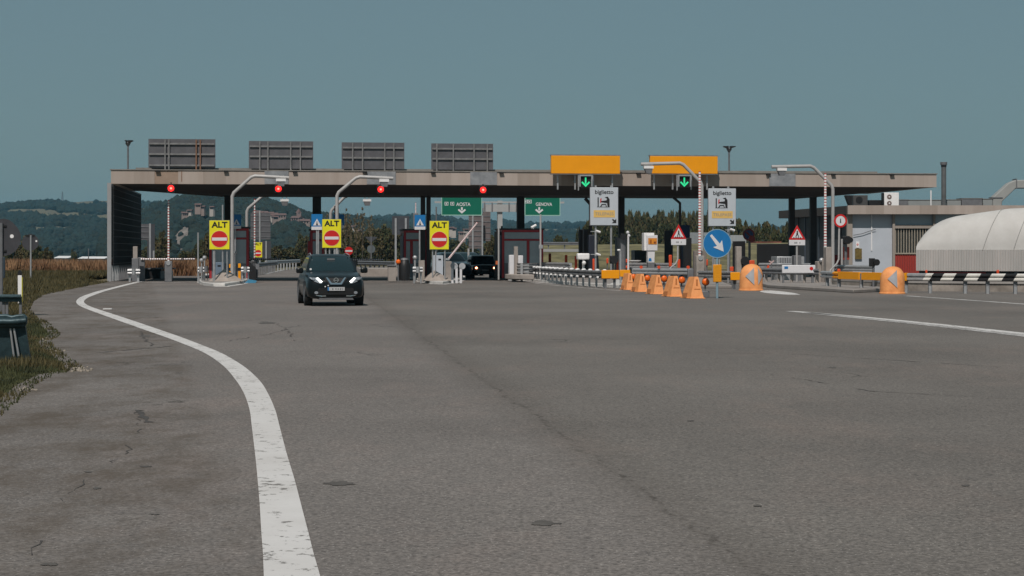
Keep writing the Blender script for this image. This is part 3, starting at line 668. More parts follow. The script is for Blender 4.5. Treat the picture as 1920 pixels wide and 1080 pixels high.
# lane lights
glowg = mat('green_led', (.02,.3,.12), .5, 0, 0, emit=(.03,.72,.30), es=.75)
glowr = mat('red_led', (.5,.01,.01), .5, 0, 0, emit=(1,.015,.012), es=2.2)
glowc = mat('red_led_core', (.5,.05,.05), .5, 0, 0, emit=(1,.22,.15), es=2.6)
for px, lb in ((1098,'green down arrow signal under the left yellow board'),(1283,'green down arrow signal under the right yellow board')):
    Z = ZR(px, -1.0); t = T('lane_signal', lb, 'signal', px, Z, A7, 'green arrow lane signals', z=5)
    a, b, y0, y1 = px-10, px+10, 330.5, 352
    t.p('housing', MB().box(t.x(a),t.x(b),0,.3,t.h(y1),t.h(y0)), blackm, bevel=.02)
    t.p('hood', MB().box(t.x(a)-.06,t.x(b)+.06,-.12,.3,t.h(y0)+.003,t.h(y0)+.07).box(t.x(a)-.07,t.x(a)-.003,-.12,.3,t.h(y1-2),t.h(y0)).box(t.x(b)+.003,t.x(b)+.07,-.12,.3,t.h(y1-2),t.h(y0)), galv)
    c = (t.h(y0)+t.h(y1))/2; mb = MB(); mb.box(-.04,.04,-.03,-.004,c-.1,c+.25)
    mb.prism([(0,c-.27),(.24,c-.03),(.18,c+.03),(0,c-.15),(-.18,c+.03),(-.24,c-.03)],-.035,-.008); t.p('arrow', mb, glowg)
    t.p('bracket', MB().box(t.x(px-14),t.x(px-12),.1,.16,t.h(357),t.h(328)).box(t.x(px+13),t.x(px+15),.1,.16,t.h(353),t.h(328)), galv)
for px, py, lb in ((320.5,353,'red lane signal nearest the louvred wall'),(522,354,'red lane signal under the first curved pole arm'),(714,355,'red lane signal under the second curved pole arm'),(906,356,'red lane signal right of the third stop sign')):
    Z = ZR(px, -.4); t = T('lane_signal', lb, 'signal', px, Z, A7, 'red lane signals under the canopy edge', z=4)
    c = t.h(py); t.p('housing', MB().box(-.20,.20,.06,.22,c-.24,c+.24), blackm, bevel=.02)
    t.p('lens', MB().disc(0,c,.165,.02,.058), glowr); t.p('lens_core', MB().disc(0,c,.055,.005,.018), glowc, parent=None)
    t.p('hanger', MB().box(-.03,.03,.1,.16,c+.24,c+.32), blackm)

# lamp posts on / behind the roof
for px, y, wl, wr, lb in ((240,263,5,9,'thin lamp post with a short twin head rising behind the left roof end'),(1367,274,11,12,'thin lamp post with wide twin heads rising behind the right roof')):
    Z = 128; t = T('lamp_post', lb, 'lamp post', px, Z, 0)
    t.p('pole', MB().cyl((0,0,0),(0,0,t.h(y+9)),.09,.06,8), galvd)
    mb = MB(); mb.lathe([(.06,t.h(y+12)),(.2,t.h(y+5)),(.12,t.h(y+3))],8); t.p('bracket', mb, galvd)
    for sgn, w in ((-1,wl),(1,wr)):
        mb = MB(); xe = sgn*w*t.k; mb.prism([(sgn*.05,t.h(y+5)),(xe,t.h(y+1.4)),(xe,t.h(y+.2)),(sgn*.05,t.h(y))],-.25,.25); t.p('lamp_head', mb, blackm)
# curved gantry poles
def gpole(base, arm, v, dev, label, mat_=polew, r=.095, ybase=526, cover=None, grp='bent grey gantry poles'):
    Z = ZR(base[0], v); t = T('gantry_pole', label, 'pole', base[0], Z, A7, grp)
    pts = [(0,0,t.h(ybase))]+[(t.x(px),0,t.h(y)) for px, y in arm]
    q = []
    for i, p in enumerate(pts):                                # small radius at the bends
        if 0 < i < len(pts)-1:
            a = Vector(pts[i-1])-Vector(p); b = Vector(pts[i+1])-Vector(p); q += [tuple(Vector(p)+a.normalized()*.12), tuple(Vector(p)+b.normalized()*.12)]
        else: q.append(p)
    t.p('pipe', MB().tube(q, r, 12), mat_, smooth=True)
    t.p('base_plate', MB().box(-.22,.22,-.22,.22,max(t.h(ybase)-.02,.0),t.h(ybase)+.06), galvd)
    if dev:
        dx, dy = dev; zz = t.h(dy); mb = MB(); mb.box(t.x(dx)-.26,t.x(dx)+.26,-.15,.2,zz-.02,zz+.12); t.p('antenna_plate', mb, whiteb)
        t.p('antenna_box', MB().prism([(t.x(dx)-.22,zz-.02),(t.x(dx)-.13,zz-.28),(t.x(dx)+.17,zz-.28),(t.x(dx)+.22,zz-.02)],-.12,.16), galvd)
        t.p('hanger', MB().box(t.x(dx)-.16,t.x(dx)-.11,0,.05,zz+.12,zz+.32).box(t.x(dx)+.1,t.x(dx)+.15,0,.05,zz+.12,zz+.32), galv)
    return t
gpole((435.5,526), ((435.5,364),(473.5,329.5),(541,333)), -1.6, (526,339), 'bent grey pole on the leftmost island, arm reaching right over the lane')
gpole((632,526), ((632,363),(670.5,331),(737,334)), -1.6, (720,340), 'bent grey pole behind the central stop sign, arm reaching right over the lane')
gpole((1316,526), ((1316,344),(1277.5,306),(1200,308.5)), -2.2, (1214,316), 'bent grey pole at the right with its arm reaching left before the yellow board')
gpole((1561.5,526), ((1561.5,350),(1522,311.5),(1444,313.5)), -2.2, (1463,320), 'rightmost bent grey pole, arm reaching left over the exit lane')
gpole((463,520), ((463,393),(494,366),(560,366)), 15.5, (533,377), 'bent grey pole on the far side of the canopy behind the first island', r=.10, grp='bent poles on the far side')
gpole((620,520), ((620,396),(648,367),(700,367)), 15.5, (688,377), 'bent grey pole on the far side of the canopy behind the central stop sign', r=.10, grp='bent poles on the far side')

# ------------------------------------------------------------------ louvred wall
wl = PF('louvred_wall', 'tall dark louvred screen wall at the left end of the canopy', 'wall', -.28, 3.2)
LW, HT = 21.0, 5.42
MB().box(-.2,.02,-.12,.12,0,HT+.02).build('end_post', mat('wall_post_grey',(.30,.31,.32),.6,.2,.12,2), wl)
mb = MB()
for k in range(44): z = .9+k*(HT-.95)/44; mb.box(-.04,.05,.12,LW,z,z+.066)
mb.build('louvre_panel', louv, wl)
mb = MB()
for k in range(30): y = .12+k*LW/30; mb.box(.051,.12,y,y+.10,.86,HT-.03)
for k in range(12): z = .95+k*.38; mb.box(.0505,.10,.12,LW,z,z+.05)
mb.build('lattice_bars', mat('lattice_grey',(.045,.048,.052),.6), wl)
MB().box(-.06,.10,.12,LW,HT-.03,HT+.05).build('top_rail', galvd, wl)
for k in range(15): MB().box(-.1,.10,.9+k*1.4,1.0+k*1.4,0,.9).build('foot_post', galv if k < 3 else galvd, wl)

# ------------------------------------------------------------------ islands
kerbw = mat('painted_kerb', (.50,.49,.47), .7, 0, .15, 3); isl = mat('island_paving', (.24,.22,.205), .9, 0, .15, 1.5)
def island(name_label, pts, h=.15, line=True):
    xs_ = [G(*p) for p in pts]; cx = sum(p[0] for p in xs_)/len(xs_); cy = sum(p[1] for p in xs_)/len(xs_)
    o = bpy.data.objects.new('traffic_island', None); col.objects.link(o); o.location = (cx, cy, 0); tag(o, name_label, 'traffic island', 'toll islands')
    P = [(x-cx, y-cy) for x, y in xs_]; MB().plan(P, 0.0, h).build('kerb', kerbw if line else isl, o, bevel=.03)
    MB().plan([(x*.86, y*.93) for x, y in P], h-.02, h+.006).build('paving', isl, o)
    if line: MB().plan([(x*1.10+.0, y*1.04) for x, y in P], .0, .0105).build('edge_line', PAINT, o)
    return o
island('leftmost toll island with the concrete nose and stop sign', [(372,530),(380,534.5),(400,537),(422,537),(448,533),(470,528),(478,522),(474,509),(398,509),(374,524)])
island('toll island behind the black car', [(590,524),(596,531),(620,534),(644,531),(656,524),(652,509),(588,509)])
island('toll island with the third stop sign right of the black car', [(770,522),(786,528),(806,532),(830,533),(855,530),(868,525),(866,509),(776,509)])
island('broad toll island under the red-framed booth', [(938,516),(955,520),(985,527),(1040,532),(1100,536),(1160,540),(1176,534),(1150,524),(1060,507),(945,507)])
island('toll island around the small pedestrian triangle sign', [(1180,520),(1200,532),(1300,540),(1372,541),(1340,527),(1300,512),(1200,508)], line=False)
island('long toll island behind the orange domes at the right', [(1400,528),(1440,540),(1520,545),(1600,550),(1660,547),(1640,530),(1560,513),(1430,512)], line=False)
t = T('kerb_block', 'small blue painted kerb end at the right of the leftmost island', 'kerb', 470, 98)
t.p('block', MB().prism([(-.32,0),(.25,0),(.32,.12),(-.1,.2)],-.3,.3), mat('kerb_blue',(.05,.22,.36),.6))
# concrete noses
for a, b, ap, y0, Z, lb in ((391,456,420,504,95,'sloping concrete nose under the first stop sign'),(606,650,626,508,96,'sloping concrete nose under the central stop sign, mostly behind the black car'),(794,849,818,507,96.5,'sloping concrete nose under the third stop sign')):
    t = T('concrete_nose', lb, 'barrier', ap, Z, A7, 'concrete island noses'); x0, x1, H = t.x(a), t.x(b), t.h(y0)
    mb = MB(); mb.add([(x0,.2,.15),(x1,.2,.15),(x1*.25,-.9,.15),(x0*.3,-.9,.15),(0,1.0,H),(x1*.9,2.2,.15),(x0*.9,2.2,.15)],[(0,3,4),(3,2,4),(2,1,4),(1,5,4),(5,6,4),(6,0,4),(0,1,2,3)])
    t.p('ramp', mb, mat('nose_concrete',(.33,.285,.25),.9,0,.2,1.5,.2))
# ALT signs
def stop_panel(t, a, b, y0, y1, small=False):
    x0, x1, z0, z1 = t.x(a), t.x(b), t.h(y1), t.h(y0); w = x1-x0; cx = (x0+x1)/2
    pn = t.p('panel', MB().box(x0,x1,0,.04,z0,z1), yel, bevel=.008)
    t.p('panel_frame', MB().box(x0-.02,x1+.02,.041,.08,z0-.02,z1+.02), railg)
    cz = z0+w*.52; r = w*.41
    t.p('no_entry_disc', MB().disc(cx,cz,r,-.008,-.001,36), red)
    t.p('disc_rim', MB().ring(cx,cz,r,r+w*.022,-.008,-.001,36), mat('rim_pale',(.62,.45,.2),.5,0,0))
    t.p('white_bar', MB().box(cx-r*.9,cx+r*.9,-.016,-.009,cz-r*.19,cz+r*.19), white)
    text('ALT', w*.36, cx, -.006, z1-w*.21, ink, t.o, 'lettering', w*.80, w*.012)
for a, b, y0, y1, Z, posts, lb in ((393,430,413.5,467.5,94.5,((401.5,.07,528),(417.5,.035,505),(425.5,.035,530)),'yellow ALT stop panel on the leftmost island'),
    (604.5,639.5,411.5,464.5,94.5,((611,.04,528),(618,.04,520),(628,.07,526),(634,.03,528)),'yellow ALT stop panel behind the black car'),
    (806,841.5,414.5,467.5,96.2,((811.5,.035,520),(817,.035,510),(834.5,.04,527)),'yellow ALT stop panel right of the black car, third of its row')):
    t = T('stop_sign', lb, 'sign', (a+b)/2, Z, A7, 'yellow ALT stop panels'); stop_panel(t, a, b, y0, y1)
    for px, r, yb in posts: t.p('post', MB().cyl((t.x(px),.12,max(.13,t.h(yb))),(t.x(px),.12,t.h(y0+3)),r,n=8), galv)
t = T('stop_sign', 'smaller far yellow ALT panel beside the far striped boom', 'sign', 484, 150, A7); stop_panel(t, 476.5, 491.5, 454.5, 482.5)
t.p('post', MB().cyl((t.x(487.5),.12,0),(t.x(487.5),.12,t.h(450)),.05,n=8), galv)
t = T('pole', 'thin grey rod standing up above the first ALT panel', 'pole', 417.5, 101); t.p('rod', MB().cyl((0,0,.1),(0,0,t.h(384)),.045,n=8), galv)
t = T('pole', 'thin grey rod standing up above the third ALT panel', 'pole', 818, 101); t.p('rod', MB().cyl((0,0,.1),(0,0,t.h(388)),.04,n=8), galvd)
t = T('pole', 'thin white pole standing left of the first ALT panel', 'pole', 371.5, 101); t.p('rod', MB().cyl((0,0,0),(0,0,t.h(436)),.045,n=8), galv)
t = T('pole', 'thin pale pole right of the first bent pole', 'pole', 441, 103); t.p('rod', MB().cyl((0,0,0),(0,0,t.h(440)),.05,n=8), galv); t.p('cap', MB().ball((0,0,t.h(474)),.1,10), galv)
t = T('no_entry_sign', 'small round no entry sign right of the black car roof', 'sign', 654, 118)
t.p('disc', MB().disc(0,t.h(470.5),.26,0,.02), red); t.p('white_bar', MB().box(-.22,.22,-.01,-.002,t.h(470.5)-.055,t.h(470.5)+.055), white); t.p('post', MB().cyl((.02,.06,0),(.02,.06,t.h(466)),.03), galv)
# blue info signs with a white triangle
for a, b, y0, y1, pp, Z, lb in ((435,452,402,429,(441,),104,'blue square sign with a white triangle beside the first ALT panel'),(584,604.5,401.5,431,(594,597),102,'blue square sign left of the central ALT panel'),
    (625,645.5,402,428,(),106,'blue square sign mostly hidden by the central bent pole'),(777.5,797.5,403,430.5,(787,),102,'blue square sign left of the third ALT panel')):
    t = T('blue_sign', lb, 'sign', (a+b)/2, Z, A7, 'blue pedestrian-triangle signs'); x0, x1, z0, z1 = t.x(a), t.x(b), t.h(y1), t.h(y0); zs = z0+(z1-z0)*.21; w = x1-x0; c = (x0+x1)/2
    t.p('panel', MB().box(x0,x1,0,.04,zs,z1), blue); t.p('strip', MB().box(x0,x1,0,.04,z0,zs-.002), white)
    t.p('triangle', MB().prism([(c-w*.36,zs+.06),(c+w*.36,zs+.06),(c,zs+.06+w*.62)],-.01,-.001), white)
    mb = MB(); mb.disc(c,zs+.06+w*.33,w*.045,-.018,-.011,12).prism([(c-w*.08,zs+.08),(c+w*.1,zs+.08),(c+w*.02,zs+.06+w*.28),(c-w*.03,zs+.06+w*.28)],-.018,-.011); t.p('walking_figure', mb, ink)
    for px in (pp or (c/t.k+t.px,)): t.p('post', MB().cyl((t.x(px),.08,0),(t.x(px),.08,t.h(y1-6)),.045), galv)

# ------------------------------------------------------------------ booms
def boom(t, p0, p1, r=.045, n=14, m0=None, m1=None):
    p0 = Vector(p0); p1 = Vector(p1); d = (p1-p0).normalized(); a = d.orthogonal().normalized(); b = d.cross(a); vs = []; fs = []; mi = []; ts = []
    for k in range(n): ts += [k/n, (k+.62)/n]
    ts.append(1)
    for q in ts: vs += [tuple(p0.lerp(p1,q)+(a*math.cos(2*PI*i/8)+b*math.sin(2*PI*i/8))*r*(1-.25*q)) for i in range(8)]
    for k in range(len(ts)-1): fs += [(k*8+i,k*8+(i+1)%8,(k+1)*8+(i+1)%8,(k+1)*8+i) for i in range(8)]; mi += [k % 2]*8
    fs += [tuple(range(7,-1,-1)), tuple(range(len(vs)-8,len(vs)))]; mi += [0, 0]
    me = bpy.data.meshes.new('boom'); me.from_pydata(vs, [], fs); me.materials.append(m0 or whiteb); me.materials.append(m1 or mat('stripe_red',(.42,.07,.06),.5,0,.05))
    me.polygons.foreach_set('material_index', mi); o = bpy.data.objects.new('boom', me); col.objects.link(o); o.parent = t.o
for px, y0, y1, Z, n, lb, hb in ((316,375,490,101.3,22,'raised red and white boom in the first lane',1),(477.5,373,488,118,22,'raised thin red and white boom left of the far ALT panel',1),(1312,321,480,93,30,'tall raised boom with fine red dashes in front of the right bent pole',1),
    (1547.5,325,485,92,30,'tall raised red and white boom beside the rightmost bent pole',1),(779.5,380,400,150,8,'raised boom tip seen above the third blue sign',0),(780.5,460,482,112,6,'short red and white post left of the third stop sign',0),(628,386,470,112,12,'raised boom hidden behind the central bent pole',0)):
    t = T('barrier', lb, 'boom barrier', px, Z, A7, 'raised boom barriers'); boom(t, (0,0,t.h(y1)),(0,0,t.h(y0)), .055 if Z > 100 else .075, n)
    t.p('housing', MB().box(-.2,.2,-.18,.18,0,t.h(y1)+.02), galvd if Z > 100 else conc, bevel=.03)
    if hb: t.p('pivot', MB().cyl((0,-.22,t.h(y1)-.1),(0,.22,t.h(y1)-.1),.12), galv)
for a, b, y, Z, n, lb in ((264,365,486,103,24,'lowered red and white boom across the first lane'),(464,526,486.3,108,16,'lowered red and white boom across the second lane, left of the black car'),(662,719.5,487,108,16,'lowered red and white boom right of the black car')):
    t = T('barrier', lb, 'boom barrier', a, Z, A7, 'lowered boom barriers'); boom(t, (0,0,t.h(y)),(t.x(b),0,t.h(y-.4)), .055, n, m1=mat('stripe_dull',(.17,.04,.04),.5,0,.05))
    t.p('housing', MB().box(-.2,.2,.05,.4,0,t.h(y)+.1), galvd, bevel=.02)
t = T('barrier', 'red and white boom half raised at a slant over the queue lane', 'boom barrier', 840, 101, A7)
boom(t, (0,0,t.h(487)),(t.x(895.5),0,t.h(417)), .06, 34); t.p('housing', MB().box(-.22,.18,-.2,.2,0,t.h(490)), conc, bevel=.02); t.p('counterweight', MB().box(-.16,.06,-.12,.12,t.h(488),t.h(484)), galv)
# ------------------------------------------------------------------ booths
def booth(px, Z, a, b, y0, ybase, label, top=None, full=True, d=3.0):
    t = T('toll_booth', label, 'booth', px, Z, A7, 'red-framed toll booths'); x0, x1, z1 = t.x(a), t.x(b), t.h(y0); w = .13
    t.p('body', MB().box(x0+.05,x1-.05,.06,d,.15,z1-.1), blackm)
    fr = MB(); fr.box(x0,x0+w,-.02,.12,.15,z1).box(x1-w,x1,-.02,.12,.15,z1).box(x0+w,x1-w,-.02,.12,z1-w,z1).box(x0+w,x1-w,-.02,.12,z1-.62,z1-.52)
    fr.box(x0,x0+w,.12,d,z1-w,z1).box(x1-w,x1,.12,d,z1-w,z1).box(x0,x0+w,d-.1,d,.15,z1-w).box(x1-w,x1,d-.1,d,.15,z1-w)
    fr.box(x1-.95,x1-.8,-.02,.1,.95,z1-.62); t.p('frame', fr, boothred, bevel=.01)
    t.p('transom', MB().box(x0+w+.01,x1-w-.01,.0,.055,z1-.51,z1-w-.01), glassg)
    t.p('window', MB().box(x0+w+.01,x1-.96,.0,.055,.97,z1-.63), glassg); t.p('window', MB().box(x1-.79,x1-w-.01,.0,.055,.97,z1-.63), glassg)
    t.p('lower_panel', MB().box(x0+w,x1-w,.0,.055,.15,.95), mat('booth_lower',(.16,.18,.2),.5)); t.p('side_panel', MB().box(x0-.03,x0-.005,.2,d-.1,.3,z1-.3), mat('booth_blue',(.02,.05,.11),.5))
    t.p('roof', MB().box(x0-.06,x1+.06,-.08,d+.05,z1+.003,z1+.09), colm); return t
booth(980, ZR(980,4), 941, 1019, 431, 526, 'big red-framed toll booth with pale glass right of the queueing cars')
bt = booth(430, ZR(430,3.5), 393, 466, 428, 526, 'narrow red-framed toll booth behind the first ALT panel')
t = T('booth_side_unit', 'dark brown side cabin attached left of the big red-framed booth', 'cabin', 941, ZR(941,5), A7)
t.p('body', MB().box(t.x(936),t.x(945),-.3,2.5,.1,t.h(434)), mat('cabin_brown',(.045,.035,.035),.6)); t.p('sign_top', MB().box(t.x(938),t.x(941),-.36,-.32,t.h(440),t.h(424)), blackm)
booth(594, ZR(594,6), 582, 608, 432, 526, 'dark red-framed booth hidden behind the black car and central blue sign')
booth(770, ZR(770,6), 757, 800, 432, 526, 'dark red-framed booth behind the third blue sign')
# ------------------------------------------------------------------ green signs, gantry
for a, b, y0, y1, Z, cx, txt, lb in ((828,903.5,360,403.5,150,866,'AOSTA','green overhead direction sign reading AOSTA'),(984,1050.5,360,404,150,1014,'GENOVA','green overhead direction sign reading GENOVA')):
    t = T('direction_sign', lb, 'sign', cx, Z, A7, 'green overhead direction signs', z=4); x0, x1, z0, z1 = t.x(a), t.x(b), t.h(y1), t.h(y0)
    t.p('panel', MB().box(x0,x1,0,.1,z0,z1), green, bevel=.03); t.p('border', MB().box(x0-.02,x0+.035,-.012,-.002,z0,z1).box(x1-.035,x1+.02,-.012,-.002,z0,z1).box(x0,x1,-.012,-.002,z0-.02,z0+.035), mat('pale_green',(.3,.5,.42),.5,0,0))
    text(txt, .42, .12 if txt == 'AOSTA' else t.x(1020), -.01, t.h(383), white, t.o, 'lettering', (27 if txt == 'AOSTA' else 31)*t.k, .006)
    for q, px in enumerate((837,848) if txt == 'AOSTA' else (986,993)):
        c = t.x(px); zz = t.h(382 if txt == 'AOSTA' else 378); mb = MB(); mb.box(c-.15,c+.15,-.012,-.002,zz+.1,zz+.14).box(c-.15,c+.15,-.012,-.002,zz-.14,zz-.1).box(c-.15,c-.11,-.012,-.002,zz-.1,zz+.1).box(c+.11,c+.15,-.012,-.002,zz-.1,zz+.1).box(c-.05,c+.04,-.012,-.002,zz-.06,zz+.06); t.p('route_badge', mb, white)
    ax = t.x(cx if txt == 'AOSTA' else 1011); mb = MB(); mb.box(ax-.07,ax+.07,-.012,-.002,t.h(394),t.h(388.5)).prism([(ax,t.h(400.5)),(ax+.33,t.h(394)),(ax+.24,t.h(391.6)),(ax+.07,t.h(395)),(ax-.07,t.h(395)),(ax-.24,t.h(391.6)),(ax-.33,t.h(394))],-.013,-.003); t.p('arrow', mb, white)
paleg = mat('pale_gantry', (.33,.34,.34), .7, 0, .08, 1)
t = T('overhead_gantry', 'pale T-shaped gantry mast carrying the green signs beyond the canopy', 'gantry', 939, 152, A7)
t.p('mast', MB().box(t.x(934),t.x(943),.3,.8,0,t.h(376)), paleg)
t.p('arm', MB().box(t.x(815),t.x(1060),.22,.34,t.h(381),t.h(377.5)).box(t.x(907),t.x(971),.15,.3,t.h(397),t.h(383)), paleg)
for px in (909, 923, 955, 969): t.p('bracket', MB().box(t.x(px)-.05,t.x(px)+.05,.1,.15,t.h(398),t.h(380)), galvd)
# far sign backs
def backsign(a, b, y0, y1, Z, posts, pb, m, label, rails=True, rz=A7):
    t = T('sign_back', label, 'sign', (a+b)/2, Z, rz, 'far signs seen from behind')
    t.p('panel', MB().box(t.x(a),t.x(b),.1,.15,t.h(y1),t.h(y0)), m)
    for px in posts: t.p('post', MB().box(t.x(px)-.07,t.x(px)+.07,0,.098,0,t.h(pb)), galv)
    if rails:
        n = max(2, int((y1-y0)/9))
        for k in range(n): z = t.h(y1)+(k+.5)*(t.h(y0)-t.h(y1))/n; t.p('rail', MB().box(t.x(a),t.x(b),.06,.098,z-.04,z+.04), galvd)
    return t
darkp = mat('dark_sign_back', (.05,.055,.065), .7, .1, .15, 2); brownp = mat('brown_sign_back', (.135,.115,.115), .8, 0, .2, 1.5)
backsign(261,281,420,450,150,(262,281),419,panelg,'small framed sign back just right of the louvred wall')
backsign(276,290,420,500,165,(288,),470,darkp,'tall narrow dark sign back right of the louvred wall',False)
backsign(470,507,399,449,190,(487,),395,panelg,'square grid-backed sign behind the raised boom of the second lane')
backsign(491,508,452,486,190,(499,),452,darkp,'lower dark sign back beside the far ALT panel',False)
backsign(735,767.5,405,440,140,(742,761),409,darkp,'dark sign back on two pale posts left of the third blue sign',False)
backsign(879,906,400,466,175,(886.5,904.5),404,brownp,'brown tall sign back behind the half raised boom, the left one')
backsign(905,920,390,452,176,(900.5,),440,brownp,'brown narrow sign back right of the half raised boom')
t = T('sign_back', 'triangular and round sign backs on one post in the middle thicket', 'sign', 696, 160, A7)
t.p('triangle', MB().prism([(-.55,t.h(444)),(.55,t.h(444)),(0,t.h(455))],0,.03), darkp); t.p('disc', MB().disc(0,t.h(467),.35,0,.03), mat('dim_disc',(.09,.11,.12),.6)); t.p('post', MB().cyl((0,-.05,0),(0,-.05,t.h(443)),.05), galvd)
t = T('pole', 'white pole beside the brown cabin of the big booth', 'pole', 935, 103); t.p('rod', MB().cyl((0,0,.1),(0,0,t.h(428)),.05), polew)
t = T('pole', 'thin white pole in front of the big red-framed booth', 'pole', 1013.5, 100, A7); t.p('rod', MB().cyl((0,0,.1),(0,0,t.h(402)),.05), polew); t.p('bracket', MB().box(-.09,.12,-.06,.06,t.h(466),t.h(459)), galv)
t = T('pole', 'short white bollard post left of the queueing cars', 'pole', 878.5, 125); t.p('rod', MB().cyl((0,0,0),(0,0,t.h(466)),.07), polew)
t = T('camera', 'white security camera on the roof of the big booth', 'camera', 1000, 103, A7, z=2.9); t.p('body', MB().cyl((-.12,0,t.h(427)),(.16,.1,t.h(422)),.07), whiteb); t.p('arm', MB().box(-.03,.03,-.03,.03,0,t.h(426)), galv)

# ------------------------------------------------------------------ guardrails
def guardrail(name, label, pts, m, group, posts=None, pm=None, ztop=.76, face=-1, post_step=2.0, beams=1, pw=.06, extra=None, cat='guardrail'):
    """pts: ground points (x, y); W-beam facing side 'face' of the path; posts at distances"""
    P = [Vector(p) for p in pts]; o = bpy.data.objects.new(name, None); col.objects.link(o); o.location = (P[0].x, P[0].y, 0); tag(o, label, cat, group)
    Q = [p-P[0] for p in P]
    for bi in range(beams):
        zt = ztop-bi*.36; prof = [(0,0),(.08,-.05),(.08,-.10),(0,-.155),(.08,-.21),(.08,-.26),(0,-.31),(-.02,-.31),(.05,-.25),(.05,-.22),(-.03,-.155),(.05,-.09),(.05,-.06),(-.02,0)]
        mb = MB(); vs = []; n = len(prof)
        for i, q in enumerate(Q):
            d = (Q[min(i+1,len(Q)-1)]-Q[max(i-1,0)]).normalized(); nn = Vector((d.y,-d.x))*face*-1
            vs += [(q.x+nn.x*a, q.y+nn.y*a, zt+b) for a, b in prof]
        mb.add(vs, [(k*n+i,k*n+(i+1)%n,(k+1)*n+(i+1)%n,(k+1)*n+i) for k in range(len(Q)-1) for i in range(n)]+[tuple(range(n)), tuple(range(len(vs)-1,len(vs)-n-1,-1))]); mb.build('beam', m, o)
    L_ = [0]
    for a, b in zip(Q, Q[1:]): L_.append(L_[-1]+(b-a).length)
    s = .3
    while s < L_[-1]:
        k = max(i for i in range(len(L_)-1) if L_[i] <= s); f = (s-L_[k])/(L_[k+1]-L_[k]); q = Q[k].lerp(Q[k+1], f); d = (Q[k+1]-Q[k]).normalized(); nn = Vector((d.y,-d.x))*face
        c = q+nn*.12; MB().box(c.x-pw,c.x+pw,c.y-.05,c.y+.05,-.3,ztop-.02).build('post', pm or m, o)
        if extra: extra(o, q, nn, d)
        s += post_step
    return o
# many-post rail left of the yellow pad
def knob(o, q, nn, d):
    for s in (-.16, .17):
        c = q-nn*s*1.0; MB().ball((c.x,c.y,.80),.10,8,1,.6).build('cap', whiteb, o); MB().box(c.x-.05,c.x+.05,c.y-.03,c.y+.03,.46,.54).build('spacer', whiteb, o)
pth = [((px-960)/F*Z, Z) for px, Z in ((1001,103.5),(1013,100.5),(1030,97),(1052,93.5),(1076,90.5),(1103,87.5),(1130,85),(1142,84))]
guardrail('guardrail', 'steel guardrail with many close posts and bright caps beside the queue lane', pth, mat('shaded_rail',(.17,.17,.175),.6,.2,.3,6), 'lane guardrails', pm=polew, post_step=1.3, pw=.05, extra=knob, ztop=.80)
pth = [((px-960)/F*Z, Z) for px, Z in ((958,112),(957,107),(962,103.5),(975,102),(992,101.5),(1008,102.5))]
guardrail('guardrail', 'double steel rail curving round the corner of the big booth island', pth, galv, 'lane guardrails', beams=2, ztop=1.02, face=1)
pth = [((px-960)/F*Z, Z) for px, Z in ((962,110),(1062,104),(1070,101))]
guardrail('guardrail', 'flat topped pale rail in front of the big red-framed booth', pth, galv, 'lane guardrails', ztop=1.04)
t = T('concrete_plinth', 'low dark curved concrete plinth at the foot of the big booth corner', 'plinth', 985, 100, A7)
t.p('block', MB().plan([(t.x(957),2.5),(t.x(962),.9),(t.x(975),.2),(t.x(1000),-.3),(t.x(1003),.2),(t.x(990),3)],.15,.42), conc, bevel=.04)
t = T('white_cabinet', 'row of white machine cabinets in front of the big booth window', 'cabinet', 963, 102.5, A7)
t.p('cabinet', MB().box(t.x(955),t.x(964),0,.4,.15,t.h(478)), white, bevel=.03); t.p('cabinet', MB().box(t.x(972),t.x(981),0,.4,.15,t.h(479)), white, bevel=.03); t.p('post', MB().box(t.x(964.5),t.x(971.5),.1,.3,.15,t.h(462)), conc)
def rail2(label, a, b, ztop=.76, m=galv, **k):
    (ax, az), (bx_, bz) = a, b; pts = [((ax+(bx_-ax)*i/4-960)/F*(az+(bz-az)*i/4), az+(bz-az)*i/4) for i in range(5)]
    return guardrail('guardrail', label, pts, m, k.pop('group', 'lane guardrails'), ztop=ztop, **k)
rail2('upper pale guardrail behind the pedestrian triangle sign', (1162,106), (1268,103), 1.02)
rail2('second guardrail ending in a square end piece right of the triangle sign', (1187,96), (1296,93), .80, beams=1)
rail2('guardrail behind the row of orange wedges', (1180,101), (1300,97), .80, m=galvd)
t = T('rail_end', 'square bent end piece of the guardrail near the bent triangle sign', 'guardrail end', 1294, 93, A7); t.p('plate', MB().box(t.x(1289),t.x(1300),-.1,.1,.05,t.h(504)), galvd, bevel=.03)
rail2('long grey guardrail between the orange dome and the concrete blocks', (1426,93), (1536,89), .84, beams=1, post_step=1.0, m=galvd, pm=conc)
rail2('upper rail above the long grey guardrail behind the dome', (1424,99), (1520,96), 1.05)
rail2('steel guardrail behind the yellow pad right of the concrete blocks', (1568,92), (1640,90), 1.0)
rail2('short black and silver rail left of the amber reflector post', (1310,86), (1374,84), .78, m=mat('worn_rail',(.20,.20,.20),.5,.3,.7,14))
rail2('far guardrail on the ramp behind the booth', (992,184), (1118,184), 2.55, m=galvd, post_step=1.6, group='far guardrails')
rail2('far guardrail beyond the toll left of the black car', (500,150), (562,172), .9, m=galv, group='far guardrails')
rail2('far guardrail beyond the toll right of the black car', (672,150), (742,140), .9, m=galvd, group='far guardrails', post_step=1.3)
rail2('dark guardrail beyond the second lane', (478,128), (520,150), .85, m=galvd, group='far guardrails')
t = T('concrete_kerb', 'pale raised kerb behind the guardrail right of the black car', 'kerb', 715, 124, A7); t.p('block', MB().box(t.x(676),t.x(752),0,8,0,.5), conc)
